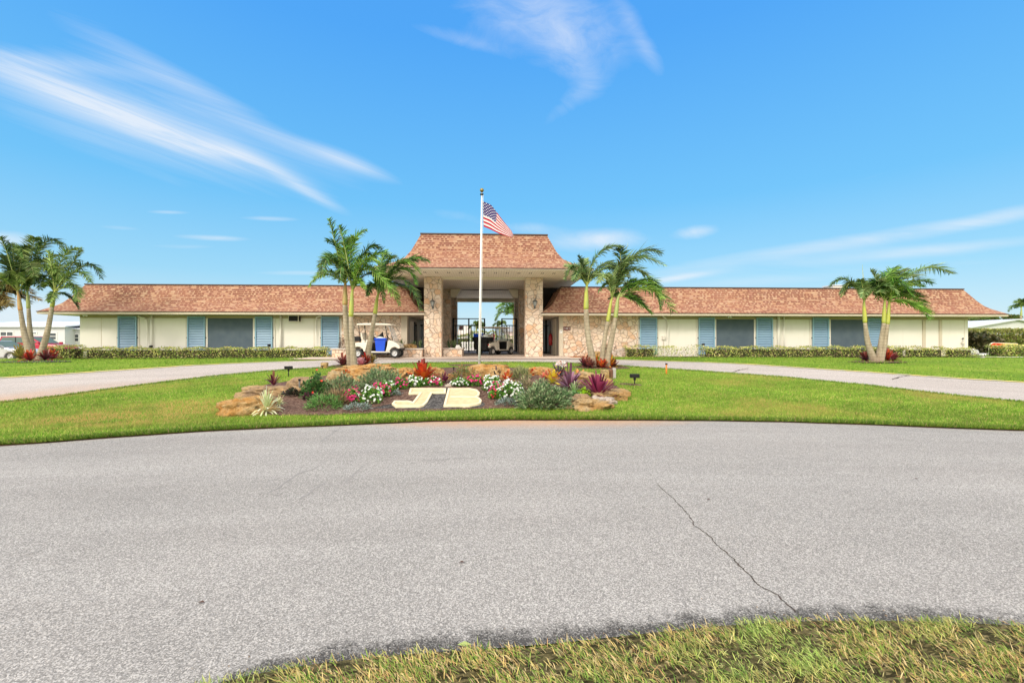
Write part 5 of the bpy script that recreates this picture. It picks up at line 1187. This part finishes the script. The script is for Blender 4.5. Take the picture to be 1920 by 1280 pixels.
for j in range(nv):
    fv = j / (nv - 1)
    for i in range(nu):
        fu = i / (nu - 1); sag = 10 * math.sin(fu * math.pi) * math.sin(fv * math.pi) * 0
        # canton hangs in a deeper fold: keep the canton's lower edge a little low
        px = bt_[i, 0] * (1 - fv) + tp[i, 0] * fv; py = bt_[i, 1] * (1 - fv) + tp[i, 1] * fv + sag
        dyy = .09 * math.sin(fu * 8 + fv * 2.0) * fu
        p = onY(px, py, FY + dyy) - fb; vs.append(p); uvs.append((fu, fv))
fs = [(j * nu + i, j * nu + i + 1, (j + 1) * nu + i + 1, (j + 1) * nu + i) for j in range(nv - 1) for i in range(nu - 1)]
o = mk('flag', vs, fs, m, None, True, uv=False); o.location = fb
ul = o.data.uv_layers.new(name='uv')
for lp in o.data.loops: ul.data[lp.index].uv = uvs[lp.vertex_index]
tag(o, 'red, white and blue star-spangled flag hanging from the top of the flagpole', 'flag')
# ================================================================== GOLF CARTS
def wheel(parent, x, y, r, wd, side, kids=True):
    sd = side
    ty = MB().lathe([(r * .60, -wd / 2), (r * .9, -wd / 2), (r, -wd * .32), (r, wd * .32), (r * .9, wd / 2), (r * .60, wd / 2)], (0, 0, 0), 28, 'y').build('wheel', M['rubber'], parent, True)
    ty.location = (x, y, r); ty.name = 'wheel'
    MB().lathe([(0, sd * wd * .30), (r * .16, sd * wd * .34), (r * .2, sd * wd * .2), (r * .42, sd * wd * .22), (r * .52, sd * wd * .46), (r * .61, sd * wd * .46), (r * .61, -sd * wd * .4)], (0, 0, 0), 24, 'y').build('rim', M['rim'], ty, True)
    return ty
def cart(loc, rz, label, roofm, bedm):
    t = empty('golf_cart', loc, label, 'golf cart', None, rz)
    W = .57
    # front cowl
    cow = [(.62, .30), (.70, .62), (.72, .80), (.80, .86), (1.00, .80), (1.20, .68), (1.30, .56), (1.31, .46), (1.22, .44), (1.16, .50), (1.06, .53), (.94, .50), (.86, .42), (.80, .32)]
    MB().prism(cow, 'y', -W, W).build('front_cowl', M['cart'], t, bevel=.03)
    rear = [(-1.02, .44), (-1.04, .56), (-.96, .68), (-.75, .74), (-.35, .76), (-.12, .74), (-.10, .30), (-.40, .28), (-.46, .42), (-.56, .52), (-.70, .55), (-.84, .51), (-.93, .42)]
    MB().prism(rear, 'y', -W, W).build('rear_body', M['cart'], t, bevel=.03)
    MB().prism([(-.12, .26), (.84, .26), (.84, .31), (-.12, .33)], 'y', -W + .03, W - .03).build('floor', M['trimw'], t, bevel=.008)
    MB().box(-.95, .95, -.30, .30, .20, .27).build('chassis', M['black'], t)
    MB().prism([(-1.075, .26), (-1.045, .26), (-1.055, .56), (-1.075, .56)], 'y', -.32, .32).build('rear_panel', M['black'], t)

    MB().box(-.10, -.085, -W + .04, W - .04, .33, .74).build('seat_box_front', M['black'], t); MB().box(.60, .615, -W + .04, W - .04, .33, .80).build('dash_panel', M['black'], t)
    MB().box(-.12, .7, -W + .06, W - .06, .18, .25).build('sill', M['black'], t) 
    s = MB().box(-.55, -.02, -.50, .50, .755, .87).build('seat', M['cream'], t, bevel=.03)
    MB().prism([(-.56, .88), (-.46, .88), (-.54, 1.22), (-.62, 1.22)], 'y', -.48, .48).build('backrest', M['cream'], t, bevel=.02)
    # roof
    MB().prism([(-.78, 1.60), (-.74, 1.655), (-.3, 1.68), (.5, 1.67), (.86, 1.64), (.92, 1.60), (.86, 1.585), (-.72, 1.585)], 'y', -.56, .56).build('roof', roofm, t, bevel=.015)
    for yy in (-.52, .52):
        MB().tube([(-.60, yy, .72), (-.62, yy, 1.2), (-.68, yy, 1.60)], .017, 8).build('strut', M['black'], t, True)
        MB().tube([(-.36, yy, .75), (-.36, yy, 1.60)], .013, 8).build('strut', M['black'], t, True)
        MB().tube([(.74, yy, .82), (.70, yy, 1.0), (.60, yy, 1.60)], .018, 8).build('strut', M['black'], t, True)
    ws = MB().prism([(1.02, .80), (1.03, .80), (.74, 1.58), (.73, 1.58)], 'y', -.50, .50)
    m = bpy.data.materials.get('clear_windshield')
    if m is None:
        m, nt, b = newmat('clear_windshield'); b.inputs['Base Color'].default_value = (.85, .88, .88, 1); b.inputs['Roughness'].default_value = .05
        tr = nt.nodes.new('ShaderNodeBsdfTransparent'); mx = nt.nodes.new('ShaderNodeMixShader'); mx.inputs[0].default_value = .62
        nt.links.new(b.outputs[0], mx.inputs[1]); nt.links.new(tr.outputs[0], mx.inputs[2]); nt.links.new(mx.outputs[0], nt.nodes['Material Output'].inputs[0])
    ws.build('windshield', m, t)
    MB().tube([(1.025, -.50, .80), (.735, -.50, 1.58), (.735, .50, 1.58), (1.025, .50, .80), (1.025, -.50, .80)], .012, 6).build('windshield_frame', M['grey'], t)
    MB().tube([(.72, .25, .84), (.52, .25, 1.05)], .02, 8).build('steering_column', M['black'], t, True)
    ring_ = [(.50 + .10 * math.sin(q) * .7, .25 + .17 * math.cos(q), 1.06 + .13 * math.sin(q)) for q in np.linspace(0, 2 * math.pi, 19)]
    MB().tube(ring_, .014, 6, False).build('steering_wheel', M['black'], t, True)
    MB().box(1.27, 1.36, -.46, .46, .36, .46).build('bumper', M['black'], t, bevel=.02)
    for yy in (-.36, .36): MB().lathe([(0, .0), (.07, .0), (.075, -.03), (.0, -.04)], (1.29, yy, .6), 14, 'x').build('headlight', M['frost'], t, True)
    for yy in (-.44, .44): MB().box(-1.055, -1.02, yy - .09, yy + .09, .56, .64).build('tail_light', M['red'], t, bevel=.008)
    # cargo bed
    cb = MB(); cb.box(-1.30, -.62, -.54, .54, .80, .84); cb.box(-1.30, -1.27, -.54, .54, .84, 1.06); cb.box(-1.27, -.62, -.54, -.51, .84, 1.04); cb.box(-1.27, -.62, .51, .54, .84, 1.04)
    cb.build('cargo_bed', bedm, t, bevel=.006)
    for x in (-.70, 1.05):
        for yy in (-1, 1): wheel(t, x, yy * .49, .225, .18, yy)
    for x in (-.70,):
        MB().tube([(x, -.45, .225), (x, .45, .225)], .03, 8).build('axle', M['black'], t)
    return t
c1 = Vector((0, 22.75, .652)); c1.x = XatY(739.8, 22.75 - .55) - 1.05
cart(tuple(c1), 0.0, 'cream golf cart facing right with a blue bin aboard, in front of the stone wall', M['cream'], M['black'])
def bin_(loc, label):
    t = empty('blue_bin', loc, label, 'bin')
    MB().prism([(-.20, 0), (.20, 0), (.26, .56), (-.26, .56)], 'y', -.22, .22).build('tub', M['blue'], t, bevel=.02)
    MB().prism([(-.28, .56), (.28, .56), (.285, .61), (.27, .64), (-.27, .64), (-.285, .61)], 'y', -.25, .25).build('lid', M['blue'], t, bevel=.015)
    b = Fol(); 
    o = mk('crumpled_bag', [(-.2, -.16, .64), (.16, -.18, .64), (.2, .14, .64), (-.18, .16, .64), (-.1, -.05, .72), (.06, .02, .70)], [(0, 1, 5, 4), (1, 2, 5), (2, 3, 4, 5), (3, 0, 4)], M['bag'], t)
    return t
bin_((c1.x + .36, 22.75 - .33, .652 + .32), 'bright blue lidded tub standing on the footwell of the first golf cart')
t = empty('black_tarp', (c1.x + .1, 22.75 - .1, 1.52), 'pointed black folded cloth behind the blue tub on the first cart', 'cloth')
mk('folded_cloth', [(-.10, -.1, .0), (.20, -.1, .0), (.30, -.05, .42), (.36, 0, .0), (.05, .2, .0), (.22, .1, .30), (-.32, -.05, .34), (-.2, .05, 0)], [(0, 1, 2), (1, 3, 2), (3, 4, 5), (0, 5, 4), (0, 2, 5), (2, 3, 5), (7, 6, 0), (6, 4, 0), (7, 4, 6)], M['black'], t)
c2 = Vector((XatY(925, 27.4), 27.4, .652))
c2r = R(50)
cart(tuple(c2), c2r, 'cream golf cart seen from behind under the canopy with a loaded black cargo box', M['cream'], M['black'])
bc2 = [o for o in COL.objects if o.name == 'golf_cart.001'][0]
MB().box(-1.22, -.98, -.46, .46, .30, .80).build('engine_cover', M['black'], bc2, bevel=.02)
def rel(x, y, z_): return (c2.x + x * math.cos(c2r) - y * math.sin(c2r), c2.y + x * math.sin(c2r) + y * math.cos(c2r), c2.z + z_)
t = empty('blue_crate', rel(-1.0, .28, .845), 'blue crate in the cargo box of the second golf cart', 'crate', None, c2r)
MB().prism([(-.17, 0), (.17, 0), (.20, .38), (-.20, .38)], 'y', -.24, .24).build('crate_body', M['blue'], t, bevel=.012); MB().box(-.22, .22, -.26, .26, .38, .41).build('rim', M['blue'], t, bevel=.008)
t = empty('white_bag', rel(-.98, -.22, .845), 'white bundle beside the blue crate on the second golf cart', 'bag')
MB().lathe([(0, 0), (.2, .0), (.24, .1), (.22, .24), (.14, .34), (.05, .38), (0, .38)], (0, 0, 0), 12).build('bundle', M['bag'], t, True)
t = empty('pink_towel', rel(-.52, -.40, .88), 'pink towel hung over the seat back of the second golf cart', 'towel')
MB().prism([(-.10, 0), (.10, 0), (.12, .30), (.04, .40), (-.08, .34)], 'y', -.05, .05).build('towel', M['pink'], t, bevel=.02)
# ================================================================== CARS ON THE LEFT
def car(loc, rz, label, paint, L, W, H, belt, kind):
    t = empty('parked_car', loc, label, 'car', None, rz); h = L / 2; r = .32; wx = L * .30; z0 = .22
    if kind == 'sedan': body = [(-h, .45), (-h + .05, .85), (-h + .5, belt), (h - 1.3, belt - .02), (h - .3, belt - .2), (h, .6), (h - .03, .3)]; cab = [(-h + .75, belt), (-h + 1.5, H), (h - 2.35, H), (h - 1.35, belt)]
    else: body = [(-h, .5), (-h + .02, belt), (h - 1.2, belt), (h - .25, belt - .12), (h, .75), (h - .02, .35)]; cab = [(-h + .05, belt), (-h + .35, H - .04), (-h + 1.0, H), (h - 2.3, H), (h - 1.35, belt)]
    arc = []
    for cx in (wx, -wx):
        for q in np.linspace(0, math.pi, 9): arc.append((cx + (r + .07) * math.cos(q), z0 + .02 + (r + .05) * math.sin(q)))
    MB().prism([(-h + .02, z0)] + body + [(h - .05, z0)] + arc, 'y', -W / 2, W / 2).build('body', paint, t, bevel=.06)
    MB().prism(cab, 'y', -W / 2 + .09, W / 2 - .09).build('cabin', paint, t, bevel=.05)
    a = [Vector((x, z_)) for x, z_ in cab]; cen = sum(a, Vector((0, 0))) / len(a)
    inn = [(cen.x + (p.x - cen.x) * .88, cen.y + (p.y - cen.y) * .76) for p in a]
    for s in (-1, 1):
        y0 = s * (W / 2 - .088); MB().prism(inn, 'y', y0 - .012 * s, y0 + .008 * s).build('side_window', M['glassgreen'], t)
        xb = cen.x; MB().box(xb - .03, xb + .03, min(y0 + .009 * s, y0 + .02 * s), max(y0 + .009 * s, y0 + .02 * s), belt + .03, H - .05).build('door_pillar', M['black'], t)
        MB().box(cab[-1][0] - .25, cab[-1][0] - .05, min(s * W / 2, s * (W / 2 + .18)), max(s * W / 2, s * (W / 2 + .18)), belt + .0, belt + .15).build('mirror', paint, t, bevel=.03)
        MB().box(-.15, .05, min(s * W / 2, s * (W / 2 + .02)), max(s * W / 2, s * (W / 2 + .02)), belt - .16, belt - .12).build('door_handle', paint, t, bevel=.006)
    p0, p1 = Vector((cab[-1][0], cab[-1][1])), Vector((cab[-2][0], cab[-2][1])); d = (p0 - p1).normalized(); nrm = Vector((-d.y, d.x)); nrm = nrm if nrm.x > 0 else -nrm
    q0, q1 = p0.lerp(p1, .08) + nrm * .012, p0.lerp(p1, .9) + nrm * .012
    MB().prism([tuple(q0), tuple(q1), tuple(q1 - nrm * .03), tuple(q0 - nrm * .03)], 'y', -W / 2 + .17, W / 2 - .17).build('windshield', M['glassgreen'], t)
    for s in (-1, 1): MB().box(h - .14, h + .004, s * (W / 2 - .28) - .17, s * (W / 2 - .28) + .17, .62, .75).build('headlight', M['frost'], t, bevel=.02)
    for s in (-1, 1): MB().box(-h - .004, -h + .1, s * (W / 2 - .28) - .17, s * (W / 2 - .28) + .17, .7, .85).build('tail_light', M['red'], t, bevel=.02)
    MB().box(-h - .03, h + .03, -W / 2 + .1, W / 2 - .1, .22, .34).build('bumper', M['black'], t, bevel=.03)
    for x in (-wx, wx):
        for s in (-1, 1): wheel(t, x, s * (W / 2 - .11), r, .22, s)
    return t
def lot(px, Y): x = XatY(px, Y); return (x, Y, float(gz(x, Y)))
p = lot(2, 32.5); car((p[0], p[1], p[2] + .02), R(2), 'silver car at the left edge, parked in front of the white house', M['silver'], 4.6, 1.75, 1.36, .92, 'sedan')
p = lot(72, 38.5); car((p[0], p[1], p[2] + .02), R(2), 'red car parked behind the far-left palms, beyond the silver car', M['carred'], 4.7, 1.85, 1.72, 1.12, 'suv')
# ================================================================== HOUSES
def house(name, x0, x1, y0, y1, zg, zeave, zr, label, wins, wallm, roofm, axis='x', over=.35, group='neighbouring houses'):
    t = empty(name, ((x0 + x1) / 2, y0, zg), label, 'house', group)
    part('wall', MB().box(x0, x1, y0, y1, zg - .3, zeave), wallm, t)
    o = over; yc = (y0 + y1) / 2; xc = (x0 + x1) / 2
    if axis == 'x': mb = MB().prism([(y0 - o, zeave - .02), (yc, zr), (y1 + o, zeave - .02), (y1 + o, zeave + .1), (yc, zr + .12), (y0 - o, zeave + .1)], 'x', x0 - o, x1 + o)
    else: mb = MB().prism([(x0 - o, zeave - .02), (xc, zr), (x1 + o, zeave - .02), (x1 + o, zeave + .1), (xc, zr + .12), (x0 - o, zeave + .1)], 'y', y0 - o, y1 + o)
    part('roof', mb, roofm, t)
    if axis == 'y': part('gable', MB().prism([(x0, zeave - .01), (x1, zeave - .01), (xc, zr - .02)], 'y', y0 + .01, y0 + .1), wallm, t)
    for (a, b_, z0, z1) in wins:
        w_ = part('window', MB().box(a, b_, y0 - .05, y0 + .01, z0, z1), M['white'], t)
        nx = 2 if (b_ - a) > 1.0 else 1; wdt = (b_ - a - .08 * (nx + 1)) / nx
        pn = MB()
        for i in range(nx):
            xa = a + .08 + i * (wdt + .08)
            if z1 - z0 > .8: zm = (z0 + z1) / 2; pn.box(xa, xa + wdt, y0 - .06, y0 - .045, z0 + .08, zm - .03); pn.box(xa, xa + wdt, y0 - .06, y0 - .045, zm + .03, z1 - .08)
            else: pn.box(xa, xa + wdt, y0 - .06, y0 - .045, z0 + .08, z1 - .08)
        part('pane', pn, M['glass'], w_)
    return t
Yl = 50.0
def hx_(px, Y): return XatY(px, Y)
def hz_(py, Y): return onY(960, py, Y).z * 1.0
def Zat(px, py, Y): return onY(px, py, Y).z
wn = [(hx_(0.5, Yl), hx_(26, Yl), Zat(10, 638, Yl), Zat(10, 621, Yl)), (hx_(60, Yl), hx_(70, Yl), Zat(60, 627, Yl), Zat(60, 622, Yl)), (hx_(90, Yl), hx_(107, Yl), Zat(90, 637.5, Yl), Zat(90, 623, Yl))]
house('white_house', hx_(-70, Yl), hx_(121.5, Yl), Yl, Yl + 11, .1, Zat(60, 613, Yl), Zat(60, 604, Yl + 5), 'long low white house with dark windows behind the parked cars', wn, M['whitewall'], M['roofwhite'])
Ym = 51.2
house('white_house', hx_(121.0, Ym), hx_(175, Ym), Ym, Ym + 9, .1, Zat(135, 617.5, Ym), Zat(135, 610, Ym + 4), 'lower white annex with one window at the left corner of the cream building', [(hx_(140, Ym), hx_(149, Ym), Zat(140, 641, Ym), Zat(140, 625.5, Ym))], M['whitewall'], M['roofwhite'])
Yr = 46.0
house('white_house', hx_(1816, Yr), hx_(1990, Yr), Yr, Yr + 12, .2, Zat(1880, 615.5, Yr), Zat(1903, 600, Yr), 'white-gabled house with a pale metal roof above the tall hedge on the right', [], M['whitewall'], M['roofwhite'], 'y')
house('white_house', hx_(1700, Yr + 3), hx_(1852, Yr + 3), Yr + 3, Yr + 10, .2, Zat(1840, 616, Yr + 3), Zat(1840, 610, Yr + 6), 'pale metal roofed wing left of the white gable on the right', [], M['glass'], M['roofwhite'], 'x')
house('grey_roofed_house', hx_(1740, 66), hx_(1862, 66), 66, 76, .2, Zat(1840, 616, 66), Zat(1840, 599, 71), 'grey-roofed house farthest back on the right', [], M['whitewall'], M['roofgrey'], 'x')
# through the gate
house('pool_house', hx_(862.5, 62), hx_(876, 62), 62, 70, .5, Zat(868, 627, 62), Zat(868, 611, 66), 'small tan-roofed pool house seen through the left gate leaf', [], M['grey'], M['concrete'])
house('pink_building', hx_(948, 70), hx_(1000, 70), 70, 80, .5, Zat(955, 622, 70), Zat(955, 614, 75), 'pale pinkish building seen through the right gate leaf', [(hx_(951, 70), hx_(953.5, 70), Zat(951, 634, 70), Zat(951, 626, 70))], noisy('pinkish_wall', (.62, .50, .46), (.55, .45, .42), 1, .8), M['roofgrey'])
tag(grid_obj('pool_deck', np.linspace(-14, 16, 16), np.linspace(40, 70, 16), lambda x, y: gz(x, y) * 0 + .60, M['concrete'], .04), kind='structure')
FG = [(.05, .12, .02), (.09, .18, .03), (.16, .22, .05), (.24, .20, .08)]
def bghedge(name, pa, pb, Y, ptop, label, cols=FG, leaf=.16, dens=140, cat='hedge', zb=.5, dep=1.6, grp='greenery beyond the entrance'):
    hedge(name, XatY(pa, Y), XatY(pb, Y), Y, dep, zb, Zat((pa + pb) / 2, ptop, Y), label, grp, cat, dens=dens, leaf=leaf, cols=cols, w=None or tuple([1 / len(cols)] * len(cols)), lump=.12)
bghedge('hedge', 853, 884, 50, 629, 'dark green hedge seen low through the left gate leaf')
bghedge('hedge', 884, 930, 56, 622, 'taller green hedge seen behind the second golf cart roof')
bghedge('hedge', 930, 975, 54, 630, 'green hedge seen low through the right gate leaf', cols=[(.10, .20, .03), (.20, .32, .06), (.30, .36, .10)])
t = empty('pool_fence', (XatY(880, 42), 42, .62), 'low white slatted barrier seen through the lower half of the left gate leaf', 'fence', None)
fb_ = MB()
for i in range(14):
    x = XatY(866, 42) + i * .16; fb_.box(x, x + .10, 42, 42.04, .62, 1.42)
part('slats', fb_, M['white'], t); part('rail', MB().box(XatY(866, 42) - .1, XatY(866, 42) + 2.4, 42.045, 42.09, 1.30, 1.38), M['white'], t)
# right side things
def tree(name, px, py, Y, r, h, label, cols, group, zb=.3, lean=0):
    c = onY(px, py, Y); t = empty(name, (c.x, Y, zb), label, 'tree', group)
    part('trunk', MB().tube([(c.x, Y, zb - .2), (c.x + .1, Y, (zb + c.z) / 2), (c.x, Y, c.z)], [.22, .16, .08], 10), M['trunk'], t)
    n = 2600; D0 = rnd_dir(n); rad = RNG.uniform(.3, 1, n) ** .5; lob = 1 + .25 * np.sin(D0[:, 0] * 6 + px) + .2 * np.sin(D0[:, 2] * 7 + D0[:, 1] * 5)
    P = D0 * (rad * lob)[:, None] * np.array([r, r, h]) + np.array([c.x, Y, c.z]); D = unit(D0 + rnd_dir(n)) * (.28 * RNG.uniform(.6, 1.4, n))[:, None]
    f = Fol(); f.diamonds(P, D, perp(D) * .11, pal(n, cols, .3)); f.build('crown', M['leaf'], t)
tree('tree', 1836, 598, 95, 1.9, .55, 'flat dark tree crown above the grey roof on the right', FG, 'distant trees on the right')
tree('tree', 1862, 599, 90, .8, .5, 'small green tree crown just left of the white gable', FG, 'distant trees on the right')
tree('tree', 1896, 595, 110, 1.5, .6, 'wide flat-topped tree crown above the white gable', FG, 'distant trees on the right')
tree('bush_tree', 1826, 648, 31.5, .62, .72, 'dark rounded shrub tree at the right corner of the building', [(.04, .05, .02), (.07, .06, .03), (.12, .11, .04)], None)
tree('bush_tree', 1850, 650, 33.5, .7, .8, 'dark brown-green shrub tree left of the rounded colourful panel', [(.05, .06, .02), (.10, .08, .03), (.14, .12, .05)], None)
t = empty('white_drum', (XatY(1820, 27.5), 27.5, .6), 'low round white cover at the right corner of the building', 'utility cover')
MB().lathe([(.38, 0), (.38, .16), (.34, .28), (.22, .38), (.0, .42)], (0, 0, 0), 20).build('cover', M['white'], t, True); MB().lathe([(.4, -.05), (.4, .05)], (0, 0, 0), 20).build('ring', M['black'], t)
# rounded colourful panel
Yp = 28.5; x0, x1 = XatY(1855.5, Yp), XatY(1910, Yp); zb, zt = .45, Zat(1875, 642, Yp)
t = empty('rounded_panel', ((x0 + x1) / 2, Yp, zb), 'low round-shouldered panel, cream-rimmed, red and yellow, behind the hedge at right', 'panel')
def rp(k, top=0): 
    r = .30 * k; a, b_ = x0 + (1 - k) * .5, x1 - (1 - k) * .5; zt_ = zt - (1 - k) * .4
    return [(a, zb)] + [(a + r - r * math.cos(q), zt_ - r + r * math.sin(q)) for q in np.linspace(0, math.pi / 2, 7)] + [(b_ - r * .4 + r * .4 * math.sin(q), zt_ - .06 - r * .4 + r * .4 * math.cos(q)) for q in np.linspace(0, math.pi / 2, 5)] + [(b_, zb)]
m, nt, b = newmat('painted_panel'); co = COORD(nt); X_, Y_, Z_ = SEP(nt, co)
f = MAPRANGE(nt, X_ + (NOISE(nt, co, 2, 2) - .5) * .25, -.35, .05)
c = MIX(nt, f, (.55, .05, .01), (.75, .50, .12)); c = MIX(nt, MAPRANGE(nt, Z_ , .35, .62), (.28, .26, .16), c)
setc(nt, b, c, .5)
part('rim', MB().prism(rp(1), 'y', Yp, Yp + .07), M['cream'], t, .01); part('face', MB().prism(rp(.93), 'y', Yp - .02, Yp + .01), m, t)
t = empty('dark_mat', (XatY(1835, 27.3), 27.3, .62), 'dark low box edging beside the footpath at the right', 'edging')
MB().box(-1.0, 1.4, -.3, .3, -.05, .08).build('slab', M['grey'], t, bevel=.02)
# ================================================================== SMALL GARDEN THINGS
def spot(px, py, rz, label, up=.22, s=1.0):
    c = onG(px, py); t = empty('garden_spotlight', (c.x, c.y, c.z + .03), label, 'spotlight', 'spotlights in the lawn', rz)
    MB().tube([(0, 0, -.05), (0, 0, up)], .018 * s, 8).build('stake', M['black'], t, True)
    MB().box(-.035 * s, .035 * s, -.03, .03, up - .04, up + .02).build('knuckle', M['black'], t, bevel=.006)
    MB().box(-.15 * s, .15 * s, -.07 * s, .08 * s, up + .02, up + .15 * s).build('housing', M['black'], t, bevel=.012)
    MB().box(-.13 * s, .13 * s, .081 * s, .086 * s, up + .04, up + .13 * s).build('lens', M['frost'], t)
    for k in range(5): x = (-.12 + .06 * k) * s; MB().box(x - .005, x + .005, -.085 * s, -.07 * s, up + .03, up + .14 * s).build('fin', M['black'], t) if k in (0, 4) else None
    return t
spot(541, 708, .5, 'black floodlight on a stake in the lawn behind the left end of the bed', .20, .75)
spot(1190, 724, -.1, 'black floodlight on a stake in the lawn right of the bed', .17, .8)
t = spot(604.5, 694, .2, 'small black lamp stake beside the tan block on the left lawn', .08, .3)
def block(name, px, py, w_, d_, h_, m, label, group='blocks on the lawn', rz=0.0):
    c = onG(px, py); t = empty(name, (c.x, c.y, c.z + .02), label, 'block', group, rz); MB().box(-w_ / 2, w_ / 2, -d_ / 2, d_ / 2, -.03, h_).build('block', m, t, bevel=.02); MB().box(-w_ / 2 + .04, w_ / 2 - .04, -d_ / 2 - .004, -d_ / 2 + .002, .05, h_ - .05).build('face_panel', m, t); return t
block('stone_block', 608.5, 691.5, .21, .2, .20, M['rockc'], 'small tan stone block on the left lawn edge')
block('stone_block', 1134, 711, .20, .2, .25, M['rockc'], 'tan stone block left of the brown utility box', rz=.1)
block('utility_box', 1144.5, 710.5, .10, .16, .26, noisy('brown_box', (.16, .07, .04), (.20, .09, .05), 6, .6), 'brown box between the tan block and the grey box')
block('utility_box', 1151.5, 711, .09, .12, .30, M['grey'], 'slim grey box right of the brown one, in front of the palm feet')
def stake(px, py, py2, r, m, label, name='stake', cap=True):
    c = onG(px, py); h = onY(px, py2, c.y).z - c.z; t = empty(name, tuple(c), label, 'stake', 'stakes in the bed' if m != M['orange'] else None)
    MB().tube([(0, 0, -.05), (0, 0, h)], r, 8).build('rod', m, t, True)
    MB().tube([(0, 0, h - .02), (0, 0, h + .02)], r * 1.5, 8).build('cap', M['black'], t, True); return t
stake(561.5, 745, 712, .018, M['pewter'], 'grey metal stake in the left part of the bed'); stake(850.5, 714, 689, .014, M['black'], 'thin black stake in the middle of the bed')
stake(1249.5, 703, 682, .026, M['orange'], 'orange marker stake in the lawn right of the palms', 'marker_stake')
stake(1129.5, 709, 697, .012, M['black'], 'short black rod just left of the tan block')
c = onG(1842.5, 671); t = empty('bollard_light', (c.x, c.y, c.z), 'short grey bollard light with a white head by the footpath at the right', 'bollard light')
MB().box(-.055, .055, -.055, .055, 0, .14).build('post', M['grey'], t, bevel=.006); MB().box(-.10, .10, -.09, .09, .14, .23).build('head', M['white'], t, bevel=.015); MB().box(-.02, .02, -.095, -.089, .12, .2).build('slot', M['black'], t)
for px, py, lab in ((283.5, 649.5, 'small black floodlight above the hedge below the left downpipes'), (505, 647, 'small black floodlight above the hedge at the shutter right of the slate panel, left wing'), (1319, 645.5, 'small black floodlight on a white riser at the second right-wing shutter'), (1607, 650, 'small black floodlight above the hedge in front of the right slate panel')):
    p = onY(px, py, 24.35); t = empty('floodlight', (p.x, 24.35, .62), lab, 'spotlight', 'floodlights along the hedges')
    hh = p.z - .62; MB().tube([(0, 0, 0), (0, 0, hh - .04)], .016, 6).build('riser', M['trimw'] if px == 1319 else M['black'], t); MB().lathe([(0, -.08), (.05, -.08), (.065, .05), (0, .05)], (0, 0, hh), 12, 'x').build('head', M['black'], t, True)
for px, lab in ((1052, 'left'),): pass
p = onY(1806, 640, WY - .08); t = empty('wall_tap', (p.x, WY, 1.2), 'grey pipework and meter on the right end of the right wing wall', 'pipework')
MB().tube([(0, -.07, -.45), (0, -.07, .35)], .022, 8).build('pipe', M['grey'], t, True); MB().box(-.07, .07, -.12, -.03, .12, .22).build('meter', M['trimw'], t, bevel=.01); MB().lathe([(0, -.04), (.04, -.03), (.04, .03), (0, .04)], (0, -.07, .42), 10).build('valve', M['black'], t, True)
p = onY(118, 588.5, 24.3); t = empty('security_light', (p.x, 24.3, 2.84), 'small white twin floodlight under the left end of the left eave', 'floodlight', 'security lights under the eaves')
def secl(px, lab):
    x = XatY(px, 24.3); t = empty('security_light', (x, 24.3, 2.835), lab, 'floodlight', 'security lights under the eaves')
    MB().lathe([(.05, 0), (.05, -.03), (0, -.03)], (0, 0, 0), 10).build('base', M['white'], t)
    for s in (-1, 1): MB().tube([(0, 0, -.03), (s * .09, -.03, -.07)], [.02, .05], 10).build('lamp', M['white'], t, True)
bpy.data.objects.remove(t); secl(160, 'small white twin floodlight under the left end of the left eave'); secl(1368, 'small white twin floodlight under the right wing eave above the first slate panel')
# litter and leaves on the road
lv = Fol(); pp = [onG(860, 1061), onG(371, 1138), onG(1715, 900), onG(1325, 940), onG(857, 1218)]
for k, p in enumerate(pp):
    t = empty('fallen_leaf', (p.x, p.y, p.z + .012), ['tiny dark leaf on the road left of the long crack', 'tiny dark leaf on the road at the lower left', 'tiny dark leaf on the road at the right', 'tiny dark leaf on the road near the start of the long crack', 'green sprig on the road edge at the bottom centre'][k], 'leaf', 'leaves lying on the road')
    s = .02 if k < 4 else .035; mk('leaf_blade', [(0, 0, 0), (s, s * .5, .006), (s * 2, 0, 0), (s, -s * .5, .004)], [(0, 3, 2, 1)], M['brown'] if k < 4 else M['shaft_g'], t)
